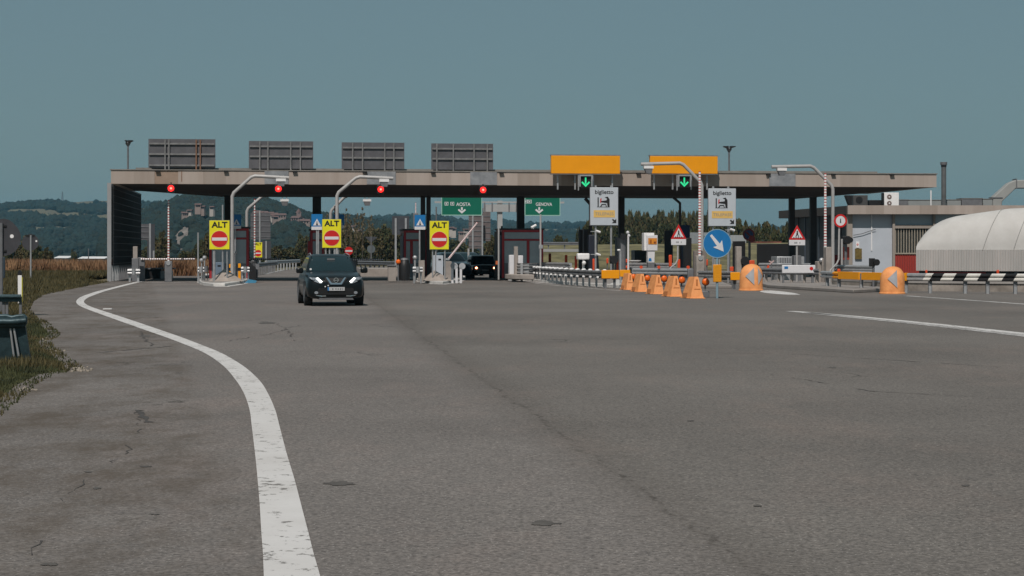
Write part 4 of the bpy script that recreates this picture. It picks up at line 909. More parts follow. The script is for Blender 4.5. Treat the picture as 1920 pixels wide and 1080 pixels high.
# right hand guardrail with painted sections
RG = [(1540,83),(1575,79.5),(1614,77.5),(1655,75.8),(1700,74.8),(1745,74.2),(1811,73.6),(1853,73.3),(1925,72.8),(2050,72)]
def rgp(px): 
    Z = float(np.interp(px,[p[0] for p in RG],[p[1] for p in RG])); return Vector(((px-960)/F*Z, Z))
rgo = bpy.data.objects.new('striped_guardrail', None); col.objects.link(rgo); o0 = rgp(1540); rgo.location = (o0.x,o0.y,0); tag(rgo, 'long guardrail at the right with yellow pads and black and white stripes', 'guardrail')
def seg(a, b, m, slant=0, label=None, pad=False, nm='beam_section'):
    A = rgp(a)-o0; B = rgp(b)-o0
    if pad: prof = [(.10,.0),(.10,-.30),(-.02,-.31),(-.02,.01)]
    else: prof = [(0,0),(.085,-.045),(.085,-.10),(0,-.155),(.085,-.21),(.085,-.265),(0,-.31),(-.02,-.31),(.05,-.25),(.05,-.22),(-.03,-.155),(.05,-.09),(.05,-.06),(-.02,0)]
    vs = []; n = len(prof); d = (B-A).normalized(); nn = Vector((d.y,-d.x))
    for i, q in enumerate((A, B)):
        for x, z in prof:
            sl = slant*(-z)/.31 if not pad else 0; p = q+nn*x-d*sl; vs.append((p.x,p.y,.80+z))
    mb = MB(); mb.add(vs,[(i,(i+1)%n,n+(i+1)%n,n+i) for i in range(n)]+[tuple(range(n)),tuple(range(2*n-1,n-1,-1))]); o = mb.build(nm, m, rgo)
    if label: o['label'] = label
whr = mat('white_rail_paint', (.60,.59,.55), .5, 0, .12, 3); blr = mat('black_rail_paint', (.013,.013,.014), .5, 0, .1, 3)
seg(1541,1564,galv); seg(1564,1575,amber,label='dull orange painted start'); seg(1575,1614,amber,pad=True,label='yellow padded section',nm='crash_pad'); seg(1619,1655,amber,pad=True,label='yellow padded section',nm='crash_pad')
seg(1655,1697,galv); seg(1697,1702,amber,pad=True,nm='crash_pad',label='yellow padded section'); seg(1702,1738,galv); seg(1738,1751,whr,.18,'white stripe')
cx_ = 1751
for a, b in ((1771,1794),(1815,1840),(1860,1886),(1908,1935),(1957,1985)):
    seg(cx_,a,blr,.18,'black stripe'); seg(a,b,whr,.18,'white stripe'); cx_ = b
seg(cx_,2040,blr,.18,'black stripe')
for px in (1552,1574,1616,1700,1745,1811,1853,1905,1960): 
    q = rgp(px)-o0; MB().box(q.x-.07,q.x+.07,q.y+.05,q.y+.15,-.2,.76).build('post', galvd, rgo); MB().box(q.x-.075,q.x+.03,q.y-.0,q.y+.045,0,.3).build('post_foot', galv, rgo)
# yellow pads near centre and left of dome
for a, b, y0, y1, Z, lb in ((1128,1162,506.5,522.5,84,'yellow crash pad on the near end of the many-post guardrail'),(1162.5,1182,506,519,86,'yellow crash pad behind the wedges'),(1370,1388,510.5,525.5,82,'yellow crash pad just left of the double-arrow dome')):
    t = T('crash_pad', lb, 'crash pad', (a+b)/2, Z, A7, 'yellow crash pads'); t.p('pad', MB().box(t.x(a),t.x(b),0,.12,t.h(y1),t.h(y0)), amber, bevel=.02)
    t.p('post', MB().box(t.x(a)+.15,t.x(a)+.25,.14,.24,0,t.h(y0)-.05).box(t.x(b)-.25,t.x(b)-.15,.14,.24,0,t.h(y0)-.05), galvd)
# left guardrail terminals
def terminal(px, Z, y0, w, label, m=galv, curl=True):
    t = T('guardrail_end', label, 'guardrail end', px, Z, A7, 'steel guardrail ends on the islands'); H = t.h(y0); ww = w*t.k/2
    mb = MB(); mb.box(-ww,ww,-.05,.05,H-.31,H).box(-ww*.9,-ww*.5,.05,.15,0,H-.05).box(ww*.5,ww*.9,.05,.15,0,H-.05)
    t.p('plate', mb, m, bevel=.02)
    mb = MB(); mb.cyl((-ww*1.05,-.07,H-.08),(ww*1.05,-.07,H-.08),.05,.05,8).cyl((-ww*1.05,-.07,H-.23),(ww*1.05,-.07,H-.23),.05,.05,8); t.p('roll', mb, m, smooth=True)
    if curl: t.p('cap', MB().cyl((0,-.12,H-.31),(0,-.12,H),.1,n=12), m)
    return t
terminal(251, 100, 504, 22, 'steel guardrail end beside the foot of the louvred wall'); t = T('post_box', 'brown box post standing behind the guardrail end by the louvred wall', 'post', 253.5, 102, A7)
t.p('box', MB().box(-.12,.12,0,.24,0,t.h(462)), conc, bevel=.02); t.p('lower_box', MB().box(-.18,.18,-.05,.3,0,t.h(484)), galvd, bevel=.02)
terminal(377, 95, 500, 11, 'steel guardrail end on the left edge of the leftmost island'); terminal(386, 96.5, 499, 8, 'second steel guardrail end just left of the first concrete nose', galvd)
for i, (px, y) in enumerate(((378,488),(383.5,483))):
    t = T('beacon', ('left' if i == 0 else 'right')+' of two small round lamps above the left island guardrail end', 'beacon', px, 97, A7, 'round island lamps'); t.p('stem', MB().cyl((0,0,.1),(0,0,t.h(y)),.04), galv); t.p('lamp', MB().ball((0,-.02,t.h(y)),.11,12), galv)
terminal(460, 98, 500, 15, 'steel guardrail end on the right edge of the leftmost island'); terminal(783, 96, 500, 18, 'steel guardrail end left of the third stop sign')
t = T('guardrail_end', 'stub guardrail end above the third island corner', 'guardrail end', 778, 97, A7); t.p('knob', MB().ball((0,0,t.h(483)),.12), galv); t.p('stem', MB().cyl((0,0,.1),(0,0,t.h(484)),.05), galv); t.p('plate', MB().box(.2,.5,0,.3,.1,t.h(488)), conc)
# dark lane units
t = T('lane_cabinet', 'low dark tunnel-like cabinet with a grey end across the first lane', 'cabinet', 292, 113, A7)
t.p('body', MB().box(t.x(264),t.x(302),0,1.6,0,t.h(505)), blackm); t.p('end_box', MB().box(t.x(301),t.x(322),-.05,1.2,0,t.h(508)), galv, bevel=.02); t.p('top_plate', MB().box(t.x(262),t.x(326),-.1,1.7,t.h(505)+.003,t.h(502.5)), galvd)
t = T('lane_machine', 'black rounded lane machine with a domed top left of the third island', 'machine', 759, 100, A7)
t.p('body', MB().lathe([(t.x(769),.1),(t.x(770),t.h(500)),(t.x(767),t.h(488)),(t.x(763),t.h(485))],16,0,.3), blackm, smooth=True); t.p('dome', MB().ball((0,.3,t.h(487)),.22,12,1,.5), galvd)
t = T('lane_machine', 'grey boxy machine left of the black rounded one', 'machine', 733, 100, A7); t.p('box', MB().box(t.x(728),t.x(743),0,.5,.05,t.h(499)), conc, bevel=.02); t.p('lid', MB().box(t.x(726),t.x(745),-.05,.55,t.h(499)+.003,t.h(497)), galvd); t.p('lamp', MB().ball((t.x(747),.1,t.h(491)),.14,10), orng); t.p('lamp_stem', MB().cyl((t.x(747),.1,.05),(t.x(747),.1,t.h(494)),.04), galvd)
t = T('lane_machine', 'dark blue-black machine at the right edge of the leftmost island', 'machine', 474, 99.5, A7); t.p('box', MB().box(t.x(467),t.x(481),0,.5,.05,t.h(490)), blackm, bevel=.04); t.p('hood', MB().prism([(t.x(467),t.h(490)),(t.x(486),t.h(496)),(t.x(486),t.h(505)),(t.x(481),t.h(505))],.0,.4), galvd)
for px, y0, y1 in ((432,495,520),(449,494,520)):
    t = T('marker_post', ('left' if px < 440 else 'right')+' of two amber striped marker posts behind the first ALT panel', 'marker', px, 101, A7, 'amber marker posts'); t.p('post', MB().box(-.07,.07,-.03,.03,.1,t.h(y0)), amber, bevel=.01); t.p('stripe', MB().box(-.072,.072,-.034,-.031,t.h(508),t.h(502)), blackm)
t = T('ticket_machine', 'grey-white machine box behind the posts of the third ALT panel', 'machine', 822, 100.5, A7); t.p('box', MB().box(t.x(812),t.x(831),0,.7,.1,t.h(479)), wallw, bevel=.02); t.p('slot', MB().box(t.x(822),t.x(827),-.01,.0,t.h(488),t.h(485)), blackm)
t = T('ticket_machine', 'grey-blue machine box behind the posts of the first ALT panel', 'machine', 412, 101.5, A7); t.p('box', MB().box(t.x(403),t.x(420),0,.7,.1,t.h(492)), mat('machine_blue',(.13,.18,.24),.5), bevel=.02); t.p('slot', MB().box(t.x(408),t.x(414),-.01,.0,t.h(500),t.h(497)), blackm)
for px, ty, dsc in ((848,497,'left'),(856,500,'middle'),(864,498,'right')):
    t = T('bollard', dsc+' one of three white round-headed bollards at the third island edge', 'bollard', px, 97.5, A7, 'white bollards'); t.p('post', MB().box(-.06,.06,-.03,.03,0,t.h(ty+3)), white)
    if dsc != 'middle': t.p('head', MB().disc(.07,t.h(ty+1),.17,-.03,.0,20), mat('disc_grey',(.36,.38,.4),.5))
    else: t.p('head', MB().ring(-.1,t.h(ty-1),.1,.17,-.03,.0,20), mat('disc_grey',(.36,.38,.4),.5))

# ------------------------------------------------------------------ ticket signs
for a, b, y0, y1, posts, Z, lb in ((1106.5,1159.5,351.5,422.5,((1117.5,512),(1147,475)),99,'white biglietto ticket sign with yellow strip, the left one'),(1328,1380.5,353.5,424,((1338,500),(1367,505)),98,'white biglietto ticket sign with yellow strip, the right one above the blue arrow')):
    t = T('ticket_sign', lb, 'sign', (a+b)/2, Z, A7, 'white ticket lane signs'); x0, x1, z0, z1 = t.x(a), t.x(b), t.h(y1), t.h(y0); w = x1-x0; c = (x0+x1)/2; hh = z1-z0
    t.p('panel', MB().box(x0,x1,0,.08,z0,z1), mat('panel_palegrey',(.45,.49,.53),.5,0,.05,2), bevel=.02); t.p('panel_rim', MB().box(x0-.02,x1+.02,.081,.12,z0-.02,z1+.02), galvd)
    text('biglietto', w*.19, c, -.006, z1-hh*.135, ink, t.o, 'lettering', w*.66, w*.0025)
    zz = z0+hh*.49                                             # machine, hand and ticket pictogram
    mb = MB(); mb.box(c-w*.24,c-w*.2,-.012,-.001,zz,zz+hh*.25).box(c-w*.26,c+w*.2,-.012,-.001,zz-.02,zz)
    mb.prism([(c+w*.02,zz+hh*.25),(c+w*.12,zz+hh*.27),(c+w*.19,zz+hh*.2),(c+w*.19,zz),(c+w*.12,zz),(c+w*.1,zz+hh*.1),(c-w*.12,zz+hh*.12),(c-w*.12,zz+hh*.15),(c+w*.08,zz+hh*.17),(c+w*.1,zz+hh*.22)],-.012,-.001)
    mb.prism([(c-w*.15,zz),(c-w*.1,zz+hh*.07),(c+w*.06,zz+hh*.075),(c+w*.09,zz),(c+w*.06,zz),(c+w*.04,zz+hh*.05),(c-w*.08,zz+hh*.045),(c-w*.11,zz)],-.012,-.001); t.p('pictogram', mb, ink)
    t.p('ticket_mark', MB().prism([(c-w*.15,zz+hh*.1),(c-w*.11,zz+hh*.12),(c-w*.1,zz+hh*.23),(c-w*.14,zz+hh*.21)],-.012,-.001), red)
    t.p('yellow_strip', MB().box(c-w*.38,c+w*.38,-.008,-.001,z0+hh*.21,z0+hh*.40), mat('strip_yellow',(.66,.43,.13),.5,0,.08,3))
    text('TELEPASS', w*.14, c, -.012, z0+hh*.305, mat('grey_ink',(.30,.28,.26),.6,0,0), t.o, 'lettering', w*.66, 0)
    ax, az = x1-w*.07, z0+hh*.06; k = w*.16; t.p('arrow', MB().prism([(ax,az),(ax,az+k),(ax-k*.32,az+k*.62),(ax-k*.75,az+k*.95),(ax-k*.98,az+k*.72),(ax-k*.58,az+k*.36),(ax-k,az)],-.01,-.001), ink)
    for px, yb in posts: t.p('post', MB().cyl((t.x(px),.16,.0),(t.x(px),.16,t.h(y1)),.055), galv)
    for px, yb in posts: t.p('upper_post', MB().box(t.x(px)-.05,t.x(px)+.05,.13,.2,t.h(y1),t.h(y0-4)), galv)
# blue arrow sign
t = T('arrow_sign', 'big round blue sign with a white arrow pointing down right on an amber reflector post', 'sign', 1345, 66.5, R(4)); cz = t.h(456.5); r = 27*t.k
t.p('disc', MB().disc(0,cz,r*.955,0,.025,48), blue); t.p('rim', MB().ring(0,cz,r*.955,r,-.004,.025,48), mat('rim_blue',(.22,.36,.46),.5,0,0))
ca = R(-52); f = lambda u, v: (u*math.cos(ca)-v*math.sin(ca), cz+u*math.sin(ca)+v*math.cos(ca))
t.p('arrow', MB().prism([f(-.74*r,-.085*r),f(.12*r,-.13*r),f(.02*r,-.40*r),f(.72*r,0),f(.02*r,.40*r),f(.12*r,.13*r),f(-.74*r,.085*r)],-.012,-.001), white)
t.p('post', MB().cyl((0,.05,0),(0,.05,t.h(482)),.045,n=12), mat('post_bluegrey',(.25,.36,.42),.45,.2)); t.p('reflector_box', MB().box(t.x(1337),t.x(1353),-.03,.03,t.h(529),t.h(496)), mat('amber_reflector',(.66,.27,.01),.4,0,.2,30), bevel=.02)
t.p('clamp', MB().box(-.1,-.06,.03,.07,t.h(496),t.h(482)).box(.06,.1,.03,.07,t.h(496),t.h(482)), galv)
# ------------------------------------------------------------------ orange wedges with lamps
cards = [(1167,1190,512,544,80.5,1188,519,'leftmost and farthest'),(1187,1215,513.5,548,76.5,1214,521.5,'second from the left'),(1216,1246,515.5,552,72.5,1245.5,522.5,'middle'),(1247,1280,517.5,557,68.5,1278.5,525,'fourth from the left'),(1283,1320.5,519,560.5,66,1323,528.5,'rightmost and nearest')]
for a, b, y0, y1, Z, lx, ly, nm in cards:
    t = T('crash_wedge', nm+' orange wedge-shaped delineator of the row of five', 'delineator', (a+b)/2, Z, R(3), 'orange wedge delineators'); H = t.h(y0); x0 = t.x(a); x1 = t.x(b); W_ = x1-x0
    fx0 = x0+W_*.30; tx = x0+W_*.64                            # front face trapezoid and the sloping left side
    mb = MB(); mb.add([(fx0,0,.0),(x1,0,.0),(tx+.07,.16,H),(tx-.05,.16,H),(x0,.9,.0),(x1-.08,.9,.0),(tx-.22,.55,H*.99),(tx-.12,.55,H*.99)],
       [(0,1,2,3),(0,3,6,4),(1,5,7,2),(3,2,7,6),(4,6,7,5),(0,4,5,1)]); t.p('body', mb, orange, bevel=.012)
    t.p('foot_flange', MB().plan([(fx0-.02,-.05),(x1+.03,-.05),(x1+.02,.95),(x0-.03,.95)],.004,.035), orange, bevel=.01)
    def fp(x, z): return (x, .16*z/H-.008, z)
    c = tx+.01; t.p('slot', MB().add([fp(c-.11,H*.42),fp(c+.13,H*.42),fp(c+.1,H*.455),fp(c-.08,H*.455)],[(0,1,2,3)]).add([fp(c-.03,H*.58),fp(c+.03,H*.58),fp(c+.035,H*.88),fp(c-.02,H*.88)],[(0,1,2,3)]), mat('slot_brown',(.36,.11,.02),.7,0,0))
    t.p('side_reflector', MB().box(x0-.01,x0+.24*W_+.03,.35,.4,.03,.2), mat('reflector_brown',(.30,.13,.05),.4))
    t2 = T('warning_lamp', 'round orange warning lamp to the right of the '+nm+' wedge', 'lamp', lx, Z+1.6, R(3), 'round orange warning lamps'); c = t2.h(ly)
    t2.p('stem', MB().cyl((0,.1,0),(0,.1,c-.1),.03), galvd); t2.p('housing', MB().cyl((0,.02,c-.0),(.05,.16,c-.02),.14,.12,16), blackm); t2.p('lens', MB().ball((0,0,c),.128,16,.6,1), orng, smooth=True); t2.p('battery_box', MB().box(-.14,.14,.0,.16,.0,.24), galvd, bevel=.02)
# ------------------------------------------------------------------ orange domes
def dome(a, b, y0, y1, Z, label, arrows):
    t = T('crash_dome', label, 'delineator', (a+b)/2, Z, R(3), 'big orange domed delineators'); r = (t.x(b)-t.x(a))/2; H = t.h(y0)
    hs = H-r*1.02; prof = [(r*1.06,0),(r*1.06,.05),(r,.07),(r*.995,hs*.5),(r*.98,hs)]+[(r*.98*math.cos(q*PI/14)**.85, hs+(H-hs)*math.sin(q*PI/14)) for q in range(1,7)]+[(.02,H)]
    def fn(x, y, z):
        k = max(0, z-hs*.55)/max(.01,H-hs*.55); return (x+.03*k, y*(1 if y > 0 else 1-.25*k)+.0, z)
    mb = MB(); mb.lathe(prof, 40); mb.map(fn); t.p('shell', mb, orange, smooth=True)
    for (cx, dr, w) in arrows:                                  # silver triangles wrapped on the shell
        z0, z1 = t.h(y1-11), t.h(y0+6.5 if w > .4 else y0+7); zc = (z0+z1)/2; vs = []; n = 6
        for i in range(n+1):
            q = i/n; xx = cx*r+dr*(q-.5)*w*2*r*.5*-1; hgt = (z1-z0)/2*(1-q) if True else 0
            for s in (-1, 1):
                xq = max(-r*.93,min(r*.93,xx)); yy = -math.sqrt(max(.0,(r*.99)**2-xq*xq))*(1 if zc+s*hgt < hs*.6 else 1-.25*max(0,(zc+s*hgt-hs*.55))/(H-hs*.55))-.03
                vs.append((xq, yy, zc+s*hgt))
        # base edge on the inner side, tip outward
        mb = MB(); mb.add(vs,[(2*i,2*i+1,2*i+3,2*i+2) for i in range(n)]); t.p('reflective_arrow', mb, mat('reflect_silver',(.36,.37,.39),.4,.1,.08,6))
    return t
dome(1386.5,1430,495,545,79.5,'big orange dome with two grey arrows pointing apart',((-.27,1,.74),(.68,-1,.46)))
dome(1650,1696,499.5,550.5,73.5,'big orange dome with one grey arrow pointing left, at the right',((-.22,1,.76),))
# ------------------------------------------------------------------ pedestrian triangle signs
for px, xa, xb, y0, y1, y2, Z, bend, lb in ((1272.5,1257.5,1287.5,420.5,448,459.5,95,[(1271.5,458),(1271.5,486),(1268,494),(1258,502),(1255,507)],'red triangle pedestrian sign on a crookedly bent post, the left one'),(1494.5,1478.5,1511,422,449.5,460,93,[(1495,459),(1495,480)],'red triangle pedestrian sign, the right one before the dark building')):
    t = T('triangle_sign', lb, 'sign', px, Z, A7, 'red triangle pedestrian signs'); c = t.x((xa+xb)/2); z0, z1 = t.h(y1), t.h(y0); w = (xb-xa)/2*t.k
    t.p('red_triangle', MB().prism([(c-w,z0),(c+w,z0),(c,z1)],0,.03), red, bevel=.01); k = .64; cz = z0+(z1-z0)*.36
    t.p('white_triangle', MB().prism([(c-w*k,z0+(z1-z0)*.12),(c+w*k,z0+(z1-z0)*.12),(c,z0+(z1-z0)*(.12+k*.98))],-.01,-.001), white)
    zb = z0+(z1-z0)*.17; mb = MB(); mb.disc(c,zb+w*.66,w*.09,-.018,-.011,12).prism([(c-w*.1,zb+w*.3),(c+w*.1,zb+w*.3),(c+w*.08,zb+w*.56),(c-w*.08,zb+w*.56)],-.018,-.011).prism([(c-w*.22,zb+.02),(c-w*.12,zb+.02),(c,zb+w*.3),(c-w*.1,zb+w*.32)],-.018,-.011).prism([(c+w*.12,zb+.02),(c+w*.22,zb+.02),(c+w*.1,zb+w*.32),(c,zb+w*.3)],-.018,-.011)
    for q in range(4): mb.box(c-w*.46+q*w*.26,c-w*.46+q*w*.26+w*.12,-.018,-.011,zb-.04,zb+.0)
    t.p('walking_figure', mb, ink)
    t.p('plate', MB().box(c-w*.95,c+w*.95,0,.03,t.h(y2),z0-.01), white, bevel=.01); mb = MB(); zt = (t.h(y2)+z0)/2-.01
    for q, ww in ((-.34,.07),(-.22,.07),(-.10,.1),(.28,.08)): mb.box(c+q*w,c+(q+ww)*w,-.006,-.001,zt-.04,zt+.04)
    t.p('plate_marks', mb, galvd)
    t.p('post', MB().tube([(t.x(x),.08,t.h(y)) for x, y in bend]+([(t.x(1255),.08,.1)] if px < 1400 else [(t.x(1495),.08,.1)]),.045,10), polew, smooth=True)
t = T('no_pedestrian_sign', 'round white sign with a red ring on a bent post left of the white wall', 'sign', 1576, 90, A7); cz = t.h(414); t.p('face', MB().disc(0,cz,.24,.0,.03,32), white); t.p('ring', MB().ring(0,cz,.235,.32,-.006,.03,36), red); t.p('walking_figure', MB().disc(0,cz+.08,.025,-.01,-.001,10).prism([(-.03,cz-.1),(.03,cz-.1),(.02,cz+.05),(-.02,cz+.05)],-.01,-.001), ink)
t.p('post', MB().tube([(t.x(1574.5),.08,t.h(418)),(t.x(1573.5),.08,t.h(486)),(t.x(1570),.08,t.h(494)),(t.x(1558),.08,t.h(506)),(t.x(1556),.08,t.h(512)),(t.x(1556),.08,.1)],.045,10), polew, smooth=True)
t = T('no_stopping_sign', 'round blue sign with a red ring above the double-arrow dome', 'sign', 1404, 112, A7); cz = t.h(440); t.p('face', MB().disc(0,cz,.27,.0,.03,32), mat('dull_blue',(.03,.07,.19),.5)); t.p('ring', MB().ring(0,cz,.27,.36,-.006,.03,36), mat('dull_red',(.20,.03,.03),.5)); t.p('bar', MB().prism([(-.2,cz+.13),(-.13,cz+.2),(.2,cz-.13),(.13,cz-.2)],-.008,-.001), mat('dull_red',(.20,.03,.03),.5)); t.p('post', MB().cyl((.03,.06,0),(.03,.06,cz),.05), polew)
t = T('signal_disc', 'small dark red disc on a grey stem right of the round blue sign', 'signal', 1410, 110, A7); t.p('disc', MB().disc(0,t.h(448),.2,0,.04,20), mat('dull_red',(.20,.03,.03),.5)); t.p('stem', MB().cyl((-.1,.08,0),(-.1,.08,t.h(446)),.045), galvd)
# ------------------------------------------------------------------ machine with amber display
t = T('ticket_machine', 'white ticket machine with an orange display and a blue mark behind the guardrail', 'machine', 1218, 102, A7)
t.p('back_box', MB().box(t.x(1208.5),t.x(1228),.15,.8,t.h(470),t.h(436.5)), whiteb, bevel=.02); t.p('front_box', MB().box(t.x(1213),t.x(1233),-.05,.148,t.h(470),t.h(441)), white, bevel=.02)
t.p('display', MB().box(t.x(1215),t.x(1231.5),-.07,-.052,t.h(458),t.h(446.5)), mat('display_orange',(.55,.2,.02),.5,0,.4,8)); t.p('display_marks', MB().box(t.x(1219),t.x(1221),-.078,-.071,t.h(456.5),t.h(450)).box(t.x(1226),t.x(1229),-.078,-.071,t.h(456.5),t.h(453)), mat('display_brown',(.16,.03,.01),.5,0,0))
t.p('pedestal', MB().prism([(t.x(1215),t.h(492)),(t.x(1227),t.h(492)),(t.x(1228),t.h(470)),(t.x(1214),t.h(470))],.0,.4), white); t.p('foot', MB().box(t.x(1215),t.x(1227),.0,.4,.1,t.h(492)), galvd); t.p('mark', MB().prism([(t.x(1215.5),t.h(490)),(t.x(1222),t.h(490)),(t.x(1221),t.h(484)),(t.x(1217),t.h(484))],-.008,-.001), blue)
t = T('machine', 'small white box machine on a stem behind the many-post guardrail', 'machine', 1095, 100, A7); t.p('box', MB().box(t.x(1083),t.x(1106),0,.5,t.h(487),t.h(475)), whiteb, bevel=.06); t.p('knob', MB().ball((0,0,t.h(493)),.11), whiteb); t.p('stem', MB().cyl((0,.2,.1),(0,.2,t.h(487)),.06), whiteb)
# black round signals
def bsig(px, py, r, Z, label, stem=True, w=None):
    t = T('traffic_signal', label, 'signal', px, Z, A7, 'black lane signals'); c = t.h(py); rr = r*t.k; t.p('visor', MB().cyl((0,-.18,c),(0,.1,c),rr,rr*.9,18), blackm); t.p('housing', MB().box(-rr*.9,rr*.9,.1,.3,c-rr,c+rr), blackm, bevel=.02)
    if stem: t.p('post', MB().cyl((0,.2,0),(0,.2,c-rr*.5),.07 if w is None else w), galvd)
    return t
bsig(1168,444,6,100,'black round signal head on a broad grey post right of the left ticket sign',w=.2); bsig(1151,487,7.5,98,'low black round signal head below the left ticket sign')
bsig(1396,489,8,97,'low black round signal head left of the double-arrow dome'); bsig(1588,450,7.5,95,'black signal head left of the white building wall'); bsig(1593,450,5,96.2,'smaller black signal body behind the head by the white wall',False)
t = T('traffic_signal', 'black lamp on a short stem rising from the yellow pads at the right', 'signal', 1638, 80, A7); c = t.h(492); t.p('body', MB().box(t.x(1632),t.x(1641),0,.25,c-.18,c+.18), blackm, bevel=.02); t.p('lens_hood', MB().cyl((t.x(1643),-.1,c),(t.x(1643),.18,c),.14,n=16), blackm); t.p('post', MB().cyl((t.x(1639),.1,0),(t.x(1639),.1,c-.18),.05), galvd)
t = T('barrier_post', 'black box on a pole behind the left ticket sign', 'post', 1112, 104, A7); t.p('box', MB().box(t.x(1104),t.x(1121),0,.4,t.h(505),t.h(440)), mat('navy_black',(.014,.018,.03),.6), bevel=.05)
t = T('black_panel', 'dark vertical panel left of the first ticket sign posts', 'cabinet', 1093, 108, A7); t.p('panel', MB().box(t.x(1086),t.x(1104),0,.3,.0,t.h(430)), colm); t.p('pole', MB().cyl((0,-.1,.0),(0,-.1,t.h(430)),.05), galvd)  # plain dark panel with a pole, no signal gear
t = T('white_pole', 'slim white pole with two bulbs right of the black round signal', 'pole', 1178, 100, A7); t.p('rod', MB().cyl((0,0,.1),(0,0,t.h(437)),.05), white); t.p('bulb', MB().ball((-.03,0,t.h(436)),.09), white); t.p('bulb', MB().ball((.04,0,t.h(442)),.08), white)
t = T('white_pole', 'slim white pole in front of the low black signal', 'pole', 1163.5, 88, A7); t.p('rod', MB().cyl((0,0,0),(0,0,t.h(470)),.05), galv); t.p('lamp', MB().ball((-.08,0,t.h(469)),.09,10,1,.6), whiteb)
for px, y, dx in ((1122,434,1),(1122,477,1),(1374,431,1)):
    t = T('camera', {434:'small white camera by the post of the left ticket sign, the upper one',477:'small white camera by the post of the left ticket sign, the lower one',431:'small white camera right of the right ticket sign'}[y], 'camera', px, 98, A7, 'small white cameras', z=1); c = t.h(y); t.p('body', MB().cyl((-.13,0,c+.04),(.1,.03,c-.04),.06), whiteb); t.p('arm', MB().box(-.4,-.1,.05,.09,c-.02,c+.02), galv)
def slab(name, label, cat, a, b, y0, Z, m, d=.5, group=None, z0=0, bev=.03):
    t = T(name, label, cat, (a+b)/2, Z, A7, group); t.p('body', MB().box(t.x(a),t.x(b),0,d,z0,t.h(y0)), m, bevel=bev); return t
t = slab('concrete_pier', 'brownish concrete pier left of the tall striped boom', 'pier', 1533,1547,490,92,conc); t.p('lamp', MB().ball((.0,-.05,t.h(488)),.13), galv)
slab('concrete_pier', 'taller concrete pier at the foot of the rightmost bent pole', 'pier', 1549,1560,463,91,conc)
slab('concrete_pier', 'concrete pier at the foot of the pole beside the blue arrow sign', 'pier', 1302,1325,470,93.5,mat('pier_brown',(.19,.165,.15),.9,0,.15,2),.4)
slab('concrete_pier', 'narrow concrete pier above the left of the double-arrow dome', 'pier', 1381,1391,462,97,conc,.4)
t = slab('white_board', 'long low white board with a blue mark and a red disc on the right island', 'board', 1466,1530,497,89.2,white,.1,z0=.62); t.p('blue_mark', MB().box(t.x(1470),t.x(1477),-.01,-.001,t.h(504),t.h(499.5)), blue); t.p('red_disc', MB().disc(t.x(1522),t.h(503.5),3.4*t.k,-.01,-.001), red); t.p('post', MB().box(t.x(1468),t.x(1471),.1,.2,0,.5).box(t.x(1524),t.x(1528),.1,.2,0,.5), galvd)
t = slab('ribbed_box', 'grey ribbed box behind the long white board', 'container', 1456,1509,481,98,galv,1.2)
for k in range(8): t.p('rib', MB().box(t.x(1462+k*4.5),t.x(1464+k*4.5),-.03,-.001,t.h(496),t.h(483)), galvd)
t = slab('grey_machine', 'grey rounded machine under the right pedestrian triangle', 'machine', 1489,1503,479,96,galvd,.5)
slab('dark_screen', 'long black screen fence between the looser trees and the building', 'screen', 1419,1480,457,125,blackm,.15)
slab('dark_screen', 'shorter black screen fence left of the round blue sign', 'screen', 1374,1398,452,122,blackm,.15)
slab('square_box', 'dark green square box behind the rails left of the ticket machine', 'box', 1190,1212,469,112,mat('dark_green_box',(.012,.02,.02),.4),1.2,None).o.name = 'dark_box'  # plain dark green box behind the rails
slab('grey_cabinet', 'tall grey cabinet behind the black round signal', 'cabinet', 1156,1176,445,108,galvd,.6)
slab('navy_cabinet', 'dark navy cabinet behind the left pedestrian triangle', 'cabinet', 1276,1294,422,112,blued,.1)
slab('dark_panel', 'dark grey panel left of the left pedestrian triangle', 'cabinet', 1246,1262,432,112,darkp,.1)  # thin dark panel without any display
slab('black_post_unit', 'black upright unit right of the left pedestrian triangle', 'post', 1283,1297,446,104,blackm,.5)
slab('grey_building', 'low grey shed behind the right lanes', 'shed', 1290,1330,436,260,mat('shed_grey',(.22,.24,.25),.8),6,None,z0=-.5)
slab('grey_building', 'low pale shed behind the round blue sign', 'shed', 1330,1400,441,255,mat('shed_pale',(.3,.32,.33),.8),6,None,z0=-.5)
slab('far_shed', 'far shed with a reddish roof above the black screen fence', 'shed', 1418,1466,453,220,mat('far_red',(.17,.05,.035),.8,0,.7,.5),3)
t = T('wash_basin', 'flat white dish on the upper guardrail left of the ticket machine', 'dish', 1190, 103, A7, z=1.0); t.p('dish', MB().lathe([(.15,t.h(492)),(.36,t.h(489)),(.36,t.h(488))],16), whiteb)
t = T('crossed_marker', 'small red and white crossed marker behind the double-arrow dome', 'marker', 1447, 96, A7); c = t.h(492); t.p('cross', MB().prism([(-.14,c-.08),(-.10,c-.13),(.14,c+.07),(.10,c+.12)],0,.03).prism([(-.12,c+.1),(-.15,c+.05),(.0,c-.02),(.03,c+.03)],.031,.05), mat('faded_pink',(.45,.33,.32),.6)); t.p('red_tip', MB().prism([(-.3,c-.35),(-.16,c-.35),(-.12,c-.18),(-.2,c-.12)],-.01,.03), redor); t.p('post', MB().cyl((0,.05,.1),(0,.05,c),.03), galvd)
